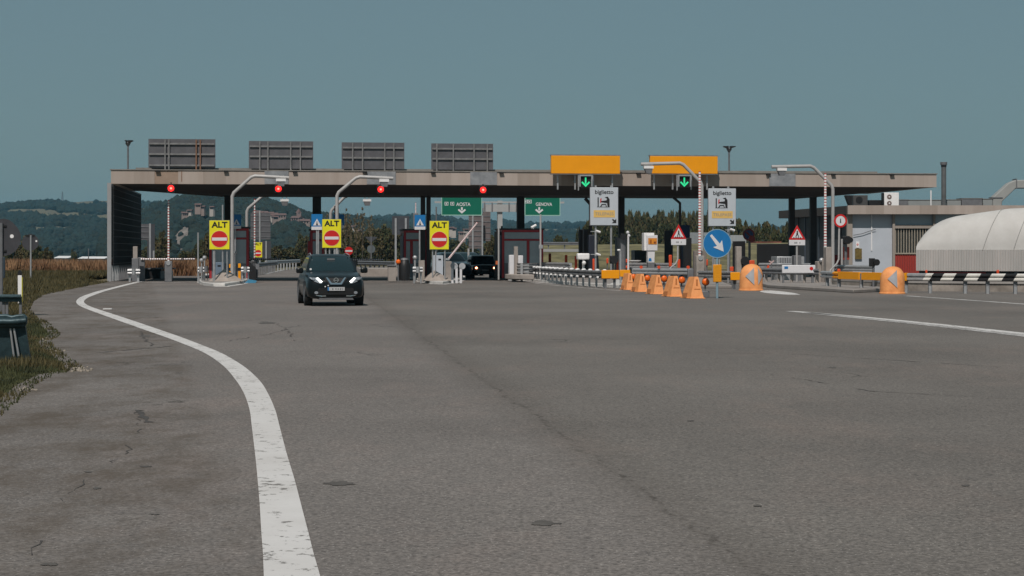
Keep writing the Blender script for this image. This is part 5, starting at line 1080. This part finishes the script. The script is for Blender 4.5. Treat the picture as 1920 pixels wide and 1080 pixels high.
# orange markers
for i, (px, y0, y1, Z, w, lb) in enumerate(((1031,475,492,112,5,'orange marker beyond the flat topped rail, leftmost of its row'),(1061.5,478,500,108,5,'orange marker left of the white box machine'),(1080,480,505,106,5,'orange marker just left of the white box machine'),(1113,485,508,104,4,'slim orange marker right of the left ticket sign post'),
    (1139,484,494,104,4,'small orange marker under the left ticket sign'),(1158,486,506,101,4,'orange marker right of the low black signal'),(1257,478,500,100,6,'orange drum marker left of the bent triangle post'),(1273,486,508,99,5,'orange marker just right of the bent triangle post'),(1326,486,498,98,3,'orange marker right of the brown pier'),
    (1410,488,500,95,10,'orange hood behind the top of the double-arrow dome'),(1573,504,512,88,6,'small orange-red marker under the bent round sign'),(1737,506,513,80,4,'small red reflector marker above the striped rail, the left one'),(1871,506,514,79,5,'small red reflector marker above the striped rail, the right one'),(1372,500,510,92,7,'orange marker left of the double-arrow dome'))):
    t = T('orange_marker', lb, 'marker', px, Z, A7, 'orange marker posts'); W2 = w*t.k/2; t.p('head', MB().box(-W2,W2,-.03,.05,t.h(y1),t.h(y0)), redor, bevel=.03); t.p('stem', MB().cyl((0,.08,0),(0,.08,t.h(y1)+.05),.03), galvd)
for i, (px, lb) in enumerate(((1175,'broad orange box marker on the upper guardrail, upper left of the wedges'),)):
    t = T('orange_marker', lb, 'marker', px, 104, A7); t.p('head', MB().box(t.x(1167),t.x(1181),0,.3,t.h(493),t.h(485.5)), redor, bevel=.05); t.p('lower_box', MB().box(t.x(1169),t.x(1181),0,.3,t.h(504),t.h(498)), redor, bevel=.05); t.p('stem', MB().cyl((0,.15,0),(0,.15,t.h(493)),.04), galvd)
for px, lb in ((1202,'left round red reflector on the lower rail before the ticket machine'),(1235,'right round red reflector on the lower rail before the ticket machine'),(1290,'round red reflector on the guardrail end piece')):
    t = T('rail_reflector', lb, 'reflector', px, 94.5 if px < 1280 else 92.4, A7, 'red rail reflectors', z=.5); t.p('disc', MB().disc(0,t.h(501),.08,-.05,.0), redor); t.p('clip', MB().box(-.02,.02,0,.1,t.h(503),t.h(501)), galvd)

# ------------------------------------------------------------------ service building at the right
SBZ = 127.0
bo = bpy.data.objects.new('service_building', None); col.objects.link(bo)
cX = (1590-960)/F*SBZ; bo.location = (cX, SBZ, 0); bo.rotation_euler = (0,0,0); tag(bo, 'long low service building with a concrete roof band, white panels and dark left side', 'building')
kB = SBZ/F; bX = lambda px: (px-1590)*kB; bH = lambda y: CAMH+(HOR-y)*kB
BW = 22.0; tB, bB = bH(385), bH(401.5)
dL = 17.0; sh = -((1460-960)/F*(SBZ+dL)-cX)                     # depth side leans left as the plan is skewed
def SK(x, y, z): return (x-sh*y/dL, y, z)
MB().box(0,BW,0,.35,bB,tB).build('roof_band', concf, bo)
MB().box(0,BW,.35,dL,bB,tB-.02).map(lambda x,y,z: SK(x, y, z)).build('roof', mat('roof_side_shade',(.05,.045,.042),.9,0,.1,1), bo)  # shade on the slab's left side is put into this dark colour
mb = MB(); mb.box(.45,BW,.9,dL-1,0,bB).map(SK); mb.build('wall', mat('wall_shade_dark',(.045,.05,.055),.7,0,.2,.6), bo)  # shaded left facade: the shade is part of the wall colour
for k in range(9):
    y = 1.2+k*1.7; MB().box(.38,.449,y,y+.16,0,bB).map(SK).build('wall_mullion', colm if k % 2 else mat('mullion_blue',(.05,.065,.085),.5), bo)
pil = mat('pilaster_beige', (.27,.24,.21), .8, 0, .12, 1, streak=True)
for a, b in ((1591,1601),(1676.5,1681),(1753,1757),(1830,1834),(1905,1909),(1980,1984)): MB().box(bX(a),bX(b),.5,.95,0,bB-.002).build('pilaster', pil, bo)
MB().box(bX(1601),bX(1676.5),.72,.9,0,bB-.002).build('wall_panel', wallw, bo); MB().box(bX(1638)-.03,bX(1638)+.03,.66,.718,bH(470),bB-.01).build('drain_pipe', whiteb, bo)
for a, b in ((1681,1753),(1757,1830),(1834,1905)):
    MB().box(bX(a),bX(b),.74,.9,bH(421.5),bB-.002).build('wall_panel', mat('panel_teal',(.34,.42,.46),.5,0,.08,1), bo); MB().box(bX(a),bX(b),.6,.739,bH(428),bH(421.5)).build('lintel', pil, bo)
    MB().box(bX(a),bX(b),.8,.9,bH(475),bH(428)).build('window', mat('window_dark',(.03,.033,.03),.4), bo)
    mb = MB(); n = 14
    for k in range(n): x = bX(a)+(k+.3)*(bX(b)-bX(a))/n; mb.box(x,x+.055,.70,.75,bH(475),bH(428))
    mb.box(bX(a),bX(b),.69,.76,bH(476.5),bH(474)); mb.build('window_bars', mat('bars_beige',(.30,.27,.22),.7), bo)
    MB().box(bX(a),bX(b),.78,.9,0,bH(476.6)).build('red_panel', mat('panel_red',(.30,.035,.025),.5,0,.08,1), bo)
    mb = MB()
    for k in range(16): x = bX(a)+(k+.3)*(bX(b)-bX(a))/16; mb.box(x,x+.05,.74,.779,0,bH(476.6))
    mb.build('red_ribs', mat('rib_red',(.22,.03,.024),.5,0,.08,1), bo)
MB().tube([(bX(1603),.6,bH(441)),(bX(1620),.6,bH(438)),(bX(1640),.6,bH(431)),(bX(1645),.6,bH(430))],.02,6).build('cable', colm, bo)
MB().box(bX(1606.5),bX(1619),.58,.718,bH(486),bH(466)).build('wall_box', mat('wallbox_brown',(.14,.10,.03),.4,0,.4,5), bo, bevel=.01)
MB().box(bX(1608.5),bX(1614.5),.66,.718,bH(464.5),bH(453)).build('notice', whiteb, bo); MB().ring(bX(1611.3),.0,.035,.065,.645,.658,16).map(lambda x,y,z:(x,y,z+bH(458.5))).build('notice_mark', red, bo)
# roof objects
t = T('air_conditioner', 'white air conditioner with two fans on the service building roof', 'air conditioner', 1671, SBZ+1, 0, z=tB-.02); H0, H1 = 0, t.h(361)
t.p('case', MB().box(t.x(1658),t.x(1685.5),0,.5,0.02,H1), whiteb, bevel=.02); t.p('side', MB().box(t.x(1655),t.x(1658)-.003,.02,.5,.02,H1-.02), blackm)
for y in (369,381): 
    f_ = t.p('fan', MB().ring(t.x(1667.5),t.h(y),.06,.16,-.02,-.002,20), mat('fan_brown',(.16,.12,.11),.6)); t.p('hub', MB().disc(t.x(1667.5),t.h(y),.05,-.03,-.003,12), whiteb, parent=f_)
t = T('air_conditioner', 'dark grey air conditioner under the canopy end', 'air conditioner', 1613, SBZ+2, 0, z=tB-.02); t.p('case', MB().box(t.x(1600),t.x(1627),0,.6,.02,t.h(366)), mat('ac_dark',(.06,.06,.06),.6), bevel=.02); t.p('fan', MB().disc(t.x(1611),t.h(375),.24,-.02,-.002), blackm)  # case and fan in plain dark colours
t = T('roof_duct', 'dark low box between the two air conditioners', 'duct', 1642, SBZ+2, 0, z=tB-.02); t.p('box', MB().box(t.x(1629),t.x(1655),0,.6,.02,t.h(375)), blackm, bevel=.02)
t = T('canopy_prop', 'dark slanting prop from the canopy down to the service building roof', 'prop', 1595, SBZ+3, 0, z=tB-.02); t.p('prop', MB().prism([(t.x(1586),t.h(366)),(t.x(1605),t.h(366)),(t.x(1608),0.01),(t.x(1594),.01)],0,.8), blackm)
t = T('chimney', 'tall steel chimney pipe with a flared cap on the service building roof', 'chimney', 1769.5, SBZ+2, 0, z=tB-.02)
t.p('pipe', MB().lathe([(.17,0.02),(.17,t.h(312))],20), mat('chimney_steel',(.20,.20,.20),.35,.6,.2,2), smooth=True); t.p('cap', MB().lathe([(.17,t.h(311)),(.23,t.h(309)),(.24,t.h(304)),(.21,t.h(304))],20), galvd); t.p('collar', MB().lathe([(.19,t.h(313)),(.19,t.h(311))],20), blackm)
roofg = mat('roof_plant_grey', (.24,.26,.26), .7, 0, .12, 1)
for a, b, y0, m, lb in ((1685,1703,375,galvd,'dark grey roof box right of the white air conditioner'),(1703,1765,375.5,roofg,'long pale grey roof unit left of the chimney'),(1776,1802,375,roofg,'pale roof unit right of the chimney'),(1803,1842,372.5,galvd,'darker ribbed roof unit between the chimney and the duct'),(1843,1861,373.5,roofg,'small pale roof unit at the foot of the big duct')):
    t = T('roof_unit', lb, 'roof unit', (a+b)/2, SBZ+3, 0, 'roof units on the service building', z=tB-.02); t.p('case', MB().box(t.x(a),t.x(b),0,1.5,.02,t.h(y0)), m, bevel=.03)
    t.p('lid', MB().box(t.x(a)-.03,t.x(b)+.03,-.03,1.53,t.h(y0)+.003,t.h(y0)+.04), roofm)
t = T('roof_duct', 'big pale duct rising at a slant on the right roof', 'duct', 1890, SBZ+3, 0, z=tB-.02); dm = mat('duct_pale', (.29,.30,.29), .7, 0, .12, 1)
t.p('duct', MB().prism([(t.x(1861),.02),(t.x(1879),.02),(t.x(1879),t.h(378)),(t.x(1905),t.h(353)),(t.x(1990),t.h(353)),(t.x(1990),t.h(336)),(t.x(1905),t.h(337.5)),(t.x(1892),t.h(343)),(t.x(1862),t.h(370))],0,.9), dm, bevel=.05)
t.p('flange', MB().box(t.x(1860),t.x(1880),-.04,.94,t.h(371.5),t.h(369.5)), galvd); t.p('flange', MB().box(t.x(1905),t.x(1907),-.04,.94,t.h(354),t.h(335)), galvd)
t = T('roof_rod', 'thin white rod standing on the roof left of the chimney', 'rod', 1745.5, SBZ+.8, 0, z=tB-.02); t.p('rod', MB().cyl((0,0,.02),(0,0,t.h(357)),.045), whiteb)
t = T('hydrant_box', 'red cabinet on a grey foot beside the beige pilaster', 'cabinet', 1587.5, 108, A7); t.p('box', MB().box(t.x(1581),t.x(1593),0,.4,t.h(487),t.h(463)), mat('cabinet_red',(.42,.06,.04),.5), bevel=.02); t.p('foot', MB().box(t.x(1582),t.x(1592),.02,.38,0,t.h(487.1)), galvd)
t = T('red_cabinet', 'dark red low cabinet behind the bent post of the round sign', 'cabinet', 1568, 110, A7); t.p('box', MB().box(t.x(1562),t.x(1576),0,.4,0,t.h(478)), mat('cabinet_darkred',(.16,.015,.015),.5), bevel=.02)
t = T('pole', 'slim pale post right of the bent round-sign post', 'pole', 1578.5, 92, A7); t.p('rod', MB().cyl((0,0,0),(0,0,t.h(448)),.05), polew)
# low concrete wall along the right
mb = MB(); a = rgp(1560); o = bpy.data.objects.new('concrete_wall', None); col.objects.link(o); A = rgp(1563)+Vector((0,4.2)); o.location = (A.x,A.y,0); tag(o, 'low stained concrete wall behind the striped guardrail', 'wall')
pts = [rgp(px)*1.055-A for px in (1563,1655,1745,1853,1925,2040)]
mb.plan([(p.x,p.y) for p in pts]+[(p.x,p.y+.5) for p in reversed(pts)],0,.33); mb.build('wall', mat('wall_stained',(.21,.185,.16),.9,0,.4,.9,.2,c2=(.25,.225,.20)), o)
MB().plan([(p.x,p.y-.06) for p in pts]+[(p.x,p.y+.5) for p in reversed(pts)],.333,.43).build('coping', mat('coping',(.30,.285,.27),.9,0,.12,2), o)
# ------------------------------------------------------------------ round-topped trailer
TZ = 86.0; t = T('covered_trailer', 'long white round-topped trailer with a ribbed side behind the striped guardrail', 'trailer', 1717.5, TZ, R(-30))
tz = lambda y: CAMH+(HOR-y)*TZ/F
z0, z1 = tz(507.5), tz(469); LT = 14.0
def arch(s):                                                   # roof section at distance s along the body
    k = min(1, (s+.05)/1.9); k2 = min(1, s/4); return .25+(3.10-z1-.25)*(1-(1-k)**2.4)**.55+.40*k2+.03*s
tarp = mat('tarp_white', (.47,.46,.44), .6, 0, .05, 1.2, .05, c2=(.50,.495,.48)); ribm = mat('ribbed_side', (.47,.465,.45), .5, .1, .2, 2.2, c2=(.40,.38,.365), streak=True)
mb = MB(); NS, NA = 84, 20; WB = 2.35; vs = []
for i in range(NS+1):
    s = LT*i/NS
    for j in range(NA+1):
        q = PI*j/NA; k = abs(math.sin(q))**.97; vs.append((s, WB/2-WB/2*math.copysign(abs(math.cos(q))**.95, math.cos(q)), z1+arch(s)*k))
mb.add(vs, [(i*(NA+1)+j,i*(NA+1)+j+1,(i+1)*(NA+1)+j+1,(i+1)*(NA+1)+j) for i in range(NS) for j in range(NA)]+[tuple(range(NA+1))]); t.p('tarpaulin', mb, tarp, smooth=True)
for s in (3.1,4.5,6.6,8.8,11):
    pts = []
    for j in range(NA*2+1):
        q = PI*j/(NA*2); k = abs(math.sin(q))**.97; pts.append((s+.6*math.sin(q), WB/2-(WB/2+.008)*math.copysign(abs(math.cos(q))**.95, math.cos(q)), z1+(arch(s+.6*math.sin(q))+.012)*k))
    t.p('seam', MB().tube(pts,.014,5), mat('seam_grey',(.30,.30,.29),.7))
mb = MB(); n = 118; pr = []
for k in range(n): x = LT*k/n; w = LT/n; pr += [(x,0),(x+w*.35,0),(x+w*.5,-.045),(x+w*.85,-.045)]
pr.append((LT,0)); mb.plan(pr+[(LT,.05),(0,.05)], z0, z1+.02); t.p('ribbed_side', mb, ribm)
t.p('end_wall', MB().box(0,.05,.05,WB,z0,z1), ribm); t.p('chassis', MB().box(.1,LT,.15,WB-.15,z0-.22,z0-.002), blackm); t.p('red_strip', MB().box(.6,3.2,.1,.14,z0-.16,z0-.05), mat('strip_red',(.2,.03,.03),.5))
for x in (4.6,5.9,7.2,11.5):
    w_ = t.p('wheel', MB().cyl((x,.12,.48),(x,.42,.48),.48,n=22), rubber); t.p('rim', MB().cyl((x,.10,.48),(x,.119,.48),.24,n=18), galvd, parent=w_)
t.p('landing_leg', MB().box(2.2,2.35,.3,.45,0,z0-.2), galvd)

# ------------------------------------------------------------------ left foreground
t = T('guardrail_end', 'dark teal guardrail end with two pale posts in the grass at the left edge', 'guardrail end', 22, 27.6, R(6)); zt = t.h(588)
mb = MB(); mb.prism([(t.x(-60),t.h(614)),(t.x(46),t.h(614)),(t.x(50),t.h(606)),(t.x(50),t.h(594)),(t.x(44),t.h(588.5)),(t.x(30),t.h(590)),(t.x(22),t.h(592)),(t.x(12),t.h(589)),(t.x(-60),t.h(590))],-.02,.07); t.p('rolled_cap', mb, teal, bevel=.02)
mb = MB(); mb.tube([(t.x(-60),-.05,t.h(602)),(t.x(24),-.05,t.h(603)),(t.x(48),-.02,t.h(601))],.05,10); t.p('cap_roll', mb, teal, smooth=True)
t.p('skirt', MB().add([(t.x(-60),.05,t.h(613)),(t.x(46),.05,t.h(613)),(t.x(56),.12,-.02),(t.x(-60),.12,-.02),(t.x(-60),.12,t.h(613)),(t.x(46),.12,t.h(613)),(t.x(56),.2,-.02),(t.x(-60),.2,-.02)],[(0,3,2,1),(4,5,6,7),(1,2,6,5),(0,1,5,4),(0,4,7,3),(3,7,6,2)]), teal)
for a, b in (((19.5,616),(25.5,668)),((26,616),(34.5,668))): t.p('post_edge', MB().cyl((t.x(a[0]),.0,t.h(a[1])),(t.x(b[0]),.02,t.h(b[1])),.016,n=8), galv)
t = T('guardrail', 'dark weathered guardrail with thin posts behind the teal end in the grass', 'guardrail', 20, 44, R(5)); zz = t.h(553)
t.p('beam', MB().box(t.x(-80),t.x(39),0,.05,t.h(566),t.h(552)), teal, bevel=.015); t.p('beam_fold', MB().cyl((t.x(-80),-.03,t.h(556)),(t.x(39),-.03,t.h(556)),.04), teal)
for px in (6,12,37,-10,-30): t.p('post', MB().box(t.x(px)-.03,t.x(px)+.03,.06,.12,0,t.h(556)), galvd)
t = T('delineator_post', 'white roadside post with a black top in the grass', 'delineator', 37, 58, R(5)); t.p('post', MB().box(-.06,.06,0,.05,0,t.h(516)), whiteb, bevel=.01); t.p('black_top', MB().prism([(-.062,t.h(516)+.003),(.062,t.h(516)+.003),(.062,t.h(510)),(.0,t.h(506)),(-.062,t.h(510))],-.003,.053), blackm); t.p('side_strip', MB().box(.061,.075,.0,.05,0.1,t.h(520)), yel)
t = T('round_sign', 'large round sign seen from behind on a post, cut by the left edge', 'sign', 3, 48, R(4)); t.p('disc', MB().disc(t.x(5),t.h(446.5),33.5*t.k,.0,.015,40), discg); t.p('post', MB().cyl((0,-.04,0),(0,-.04,t.h(418)),.045), galvd); t.p('bracket', MB().box(t.x(-6),t.x(12),-.03,-.002,t.h(425),t.h(422)).box(t.x(-6),t.x(12),-.03,-.002,t.h(472),t.h(469)), blackm); t.p('top_cap', MB().disc(t.x(5),t.h(436),26*t.k,.02,.05,30), discg); t.p('bolt', MB().disc(t.x(22),t.h(443),.05,-.008,-.001,12), whiteb)
t.p('lower_box', MB().box(t.x(3),t.x(9.5),-.05,.03,t.h(521),t.h(482)), mat('box_dark_blue',(.03,.045,.06),.5), bevel=.01)
t = T('round_sign', 'smaller round sign seen from behind on a thin post before the dry field', 'sign', 58, 98, R(4)); t.p('disc', MB().disc(t.x(57),t.h(454.5),15.5*t.k,.0,.015,36), discg); t.p('post', MB().cyl((0,-.04,0),(0,-.04,t.h(441)),.045), galv); t.p('bracket', MB().box(t.x(49),t.x(65),-.02,-.002,t.h(444),t.h(440)), blackm); t.p('bolt', MB().disc(t.x(68),t.h(452),.05,-.008,-.001,12), whiteb)
t = T('pole', 'thin pale stake in the far crop left of the louvred wall', 'pole', 166, 210, 0, z=-1); t.p('rod', MB().cyl((0,0,0),(0,0,t.h(466)),.05), galvd)

# ------------------------------------------------------------------ cars
carpaint = mat('car_black', (.004,.006,.007), .3, .0, 0, coat=.30, spec=.25); chrome = mat('chrome', (.75,.75,.76), .15, 1, 0); cglass = mat('car_glass', (.008,.020,.024), .06, 0, 0, spec=.7)
drl = mat('daytime_light', (.8,.8,.8), .3, 0, 0, emit=(1,1,.94), es=1.9); lampg = mat('lamp_glass', (.30,.33,.36), .12, .3, 0, spec=.8)
warm = mat('warm_headlight', (.9,.7,.5), .3, 0, 0, emit=(1,.62,.38), es=6); warmh = mat('warm_headlight_outer', (.5,.15,.05), .4, 0, 0, emit=(1,.16,.04), es=.9)
def car(t, W=1.81, Ht=1.59, L=4.4, paint=carpaint, body=None, cabin=None, lights='drl', detail=True, glassm=cglass):
    hw = W/2; k = hw/.905; hk = Ht/1.59
    B = body or [(0,.50,.34,.70),(.03,.72,.25,.80),(.12,.84,.21,.88),(.3,.885,.20,.95),(.7,.905,.20,1.01),(1.1,.905,.20,1.06),(1.35,.905,.20,1.09),(2.2,.90,.20,1.08),(3.3,.90,.20,1.08),(4.0,.88,.24,1.10),(4.3,.82,.30,1.02),(4.4,.70,.4,.85)]
    vs = []; n = 13
    for y, w, zb, zt in B:
        w *= k; zt *= hk; h = [(w*.80,zb),(w*.97,zb+.08),(w,zb+.35*(zt-zb)),(w*.995,zb+.62*(zt-zb)),(w*.955,zt-.10),(w*.84,zt-.025),(w*.45,zt)]
        ring = h+[(0,zt+.012)]+[(-x,z) for x, z in reversed(h)]; n = len(ring); vs += [(x,y,z) for x, z in ring]
    m = len(B); mb = MB(); mb.add(vs,[(i*n+j,i*n+(j+1)%n,(i+1)*n+(j+1)%n,(i+1)*n+j) for i in range(m-1) for j in range(n)]+[tuple(range(n)),tuple(range((m-1)*n,m*n))])
    bd = t.p('body', mb, paint, smooth=True, sub=1)
    C = cabin or [(1.0,1.18,4.25,.80),(1.2,1.48,4.15,.765),(1.4,1.82,3.98,.685),(1.52,2.08,3.8,.615),(1.575,2.3,3.6,.52),(1.59,2.5,3.4,.35)]
    def fr(z, x):
        zs = [c[0]*hk for c in C]; yf = float(np.interp(z, zs, [c[1] for c in C])); w = float(np.interp(z, zs, [c[3] for c in C]))*k; return yf+.22*(abs(x)/w)**2.6, w
    vs = []; nf = 11
    for z, yf, yr, w in C:
        z *= hk; w *= k; xs_ = [-w+2*w*i/(nf-1) for i in range(nf)]
        vs += [(x, fr(z, x)[0], z) for x in xs_]+[(x, yr-.15*(abs(x)/w)**3, z) for x in reversed(xs_)]
    n2 = nf*2; m = len(C); mb = MB(); mb.add(vs,[(i*n2+j,i*n2+(j+1)%n2,(i+1)*n2+(j+1)%n2,(i+1)*n2+j) for i in range(m-1) for j in range(n2)]+[tuple(range(n2)),tuple(range((m-1)*n2,m*n2))]); t.p('cabin', mb, paint, smooth=True)
    z0, z1 = C[0][0]*hk+.06, C[-3][0]*hk-.015; vs = []; nn = 8; mm = 6                      # windscreen
    for i in range(mm+1):
        z = z0+(z1-z0)*i/mm
        for j in range(nn+1): x = (2*j/nn-1)*fr(z,0)[1]*.90; vs.append((x, fr(z,x)[0]-.014, z+.004))
    mb = MB(); mb.add(vs,[(i*(nn+1)+j,i*(nn+1)+j+1,(i+1)*(nn+1)+j+1,(i+1)*(nn+1)+j) for i in range(mm) for j in range(nn)]); ws = t.p('windscreen', mb, glassm, smooth=True)
    for s in (-1,1):
        f = lambda z, y: (s*(fr(z,0)[1]+.012), y, z); za, zb_ = C[0][0]*hk+.08, C[-3][0]*hk-.04; ya, yb = fr(za,0)[0]+.5, fr(zb_,0)[0]+.3
        t.p('side_window', MB().add([f(za,ya),f(za,4.0*L/4.4-.2),f(zb_,3.7*L/4.4-.1),f(zb_,yb)],[(0,1,2,3)]), glassm)
        mr = MB(); mx = s*(hw+.10); mr.box(mx-.11,mx+.11,1.33,1.5,1.0*hk,1.17*hk); t.p('mirror', mr, paint, bevel=.04)
        for yw in (.86*L/4.4, 3.5*L/4.4):
            x0, x1 = s*(hw-.24), s*(hw+.0); wh = t.p('wheel', MB().cyl((x0,yw,.345),(x1,yw,.345),.345,n=26), rubber, bevel=.02); t.p('rim', MB().cyl((x1,yw,.345),(x1+s*.012,yw,.345),.22,n=20), galvd, parent=wh)
            t.p('wheel_arch', MB().cyl((s*(hw-.3),yw,.38),(s*(hw+.006),yw,.38),.39,n=26).map(lambda x,y,z:(x,y,max(z,.33))), blackm)
    def yf(x): return float(np.interp(abs(x)/k,[0,.5,.72,.84,.885,.905],[0,0,.03,.12,.3,.6]))
    def patch(name, poly, m, off=.02, th=.05, parent=None, dens=1):
        mb = MB(); mb.prism(poly, 0, th); mb.map(lambda x,y,z:(x, y+yf(x)-off-th*.3+max(0,(z-.62))*.25, z)); return t.p(name, mb, m, parent=parent)
    if detail:
        hl = []
        for s in (-1,1):
            hl.append(patch('headlight', [(s*x,z) for x, z in ((.42,.695),(.50,.70),(.66,.765),(.80,.865),(.80,.895),(.70,.895),(.52,.87))], lampg, .02))
            patch('daytime_light', [(s*x,z) for x, z in ((.405,.755),(.475,.72),(.61,.86),(.55,.885))], drl, .045, parent=hl[-1])
            patch('projector', [(s*(.68+.05*math.cos(a)),.845+.04*math.sin(a)) for a in [q*PI/5 for q in range(10)]], lampg, .05, parent=hl[-1])
            patch('fog_lamp', [(s*(.60+.06*math.cos(a)),.42+.045*math.sin(a)) for a in [q*PI/5 for q in range(10)]], lampg, .02); patch('bumper_trim', [(s*x,z) for x, z in ((.30,.305),(.44,.30),(.62,.335),(.60,.35),(.42,.33),(.32,.34))], chrome, .02)
        patch('upper_grille', [(-.36,.87),(-.20,.66),(.20,.66),(.36,.87)], blackm, .02)
        patch('chrome_grille_bar', [(-.31,.885),(-.255,.885),(-.13,.715),(.13,.715),(.255,.885),(.31,.885),(.17,.67),(-.17,.67)], chrome, .05)
        em = t.p('emblem', MB().ring(0,.80,.055,.08,-.06,-.04,20).map(lambda x,y,z:(x,y+.03,z)), chrome); t.p('emblem_bar', MB().box(-.085,.085,-.045,-.025,.785,.815), chrome, parent=em)
        patch('lower_grille', [(-.52,.56),(.52,.56),(.60,.36),(-.60,.36)], blackm, .015)
        pl = patch('number_plate', [(-.26,.48),(.26,.48),(.26,.59),(-.26,.59)], mat('plate_white',(.42,.43,.44),.4,0,.1,20), .05, .02); patch('plate_band', [(-.26,.482),(-.22,.482),(-.22,.588),(-.26,.588)], blue, .062, .01, parent=pl)
        for q, ww in ((-.12,.05),(-.02,.04),(.05,.04),(.12,.05),(.19,.03)): patch('plate_mark', [(q,.51),(q+ww*.6,.51),(q+ww*.6,.56),(q,.56)], galvd, .062, .01, parent=pl)
        for x, z in ((-.33,.60),(-.24,.635)): t.p('glint_bead', MB().ball((x,-.03,z),.022,8), whiteb)  # white beads modelled as glints beside the grille
        patch('skid_plate', [(-.55,.20),(.55,.20),(.50,.26),(-.50,.26)], galvd, .0, .03)
        t.p('roof_rail', MB().tube([(-.60*k,2.1,1.56*hk),(-.58*k,2.8,1.62*hk),(-.58*k,3.6,1.58*hk)],.015,6), galv); t.p('roof_rail', MB().tube([(.60*k,2.1,1.56*hk),(.58*k,2.8,1.62*hk),(.58*k,3.6,1.58*hk)],.015,6), galv)
        t.p('inner_mirror', MB().box(-.12,.12,1.78,1.8,1.40,1.46), galvd); t.p('sticker', MB().box(-.70,-.64,1.34,1.36,1.10,1.15), whiteb)
        t.p('seat', MB().box(-.55,-.15,2.3,2.5,.9,1.38).box(.15,.55,2.3,2.5,.9,1.38), blackm, bevel=.05)
    else:
        for s in (-1,1):
            h_ = patch('headlight', [(s*(.60*k+.09*math.cos(a)),.80*hk+.085*math.sin(a)) for a in [q*PI/6 for q in range(12)]], warmh if lights == 'warm' else lampg, .03)
            if lights == 'warm': patch('headlight_core', [(s*(.60*k+.055*math.cos(a)),.80*hk+.055*math.sin(a)) for a in [q*PI/6 for q in range(12)]], warm, .055, parent=h_)
        patch('upper_grille', [(-.36,.9*hk),(-.36,.70*hk),(.36,.70*hk),(.36,.9*hk)], blackm, .02); patch('number_plate', [(-.22,.46),(.22,.46),(.22,.56),(-.22,.56)], mat('plate_dim',(.22,.23,.24),.4,0,.1,20), .04, .02)
        patch('lower_grille', [(-.5,.42),(.5,.42),(.5,.30),(-.5,.30)], blackm, .015)
    return t
t = T('car', 'black crossover car driving toward the camera with bright slashed lights and a chrome V grille', 'car', 630, 57.8-.85, R(10.5)); car(t)
box_c = [(1.0,1.0,3.95,.84),(1.2,1.12,3.93,.82),(1.45,1.25,3.9,.79),(1.66,1.36,3.85,.76),(1.72,1.44,3.8,.72),(1.74,1.6,3.7,.60)]
box_b = [(0,.70,.34,.80),(.04,.82,.28,.98),(.12,.88,.25,1.03),(.3,.9,.25,1.05),(.7,.905,.25,1.06),(1.1,.905,.25,1.06),(1.35,.905,.25,1.07),(2.2,.90,.25,1.07),(3.3,.90,.25,1.08),(3.9,.88,.3,1.08),(4.0,.8,.4,1.0)]
t = T('car', 'small dark boxy off-roader with warm headlights on leaving the booth lane', 'car', 910, 113.5, R(7)); car(t, 1.66, 1.30, 4.0, mat('car_darkgreen',(.008,.010,.009),.3,0,0,coat=.6), box_b, box_c, 'warm', False)
t = T('car', 'dark blue-grey car partly hidden behind the white bollards left of the off-roader', 'car', 862, 112, R(16)); car(t, 1.75, 1.60, 4.3, mat('car_bluegrey',(.03,.05,.06),.3,.2,0,coat=.8), None, None, 'off', False, mat('glass_blue',(.04,.075,.09),.1,0,0))
t = T('amber_lamp', 'small glowing orange lamp between the off-roader and the big booth', 'lamp', 936, 108, A7); t.p('post', MB().cyl((0,.1,.1),(0,.1,t.h(494)),.05), blackm); t.p('lamp', MB().box(-.2,.16,-.05,.1,t.h(496),t.h(489)), mat('amber_glow',(.4,.12,.04),.5,0,0,emit=(1,.25,.08),es=.35), bevel=.03)
t = T('van', 'dark van standing behind the blue-grey car in the queue', 'van', 884, 126, R(8)); car(t, 1.8, 1.6, 4.6, mat('van_dark',(.02,.025,.03),.35,0,0,coat=.5), None, None, 'off', False)
# ------------------------------------------------------------------ haze
mb = MB(); mb.box(-4200,4200,-150,5100,-9,125); hz = mb.build('haze', None); hz['kind'] = 'stuff'; hz['label'] = 'pale summer haze over the plain and the hills'
hm = bpy.data.materials.new('haze_air'); hm.use_nodes = True; n = hm.node_tree; n.nodes.clear(); oo = n.nodes.new('ShaderNodeOutputMaterial'); pv = n.nodes.new('ShaderNodeVolumePrincipled')
pv.inputs['Color'].default_value = (.20,.55,.80,1); pv.inputs['Density'].default_value = 0.00008; pv.inputs['Anisotropy'].default_value = .0
n.links.new(pv.outputs[0], oo.inputs['Volume']); hz.data.materials.append(hm)
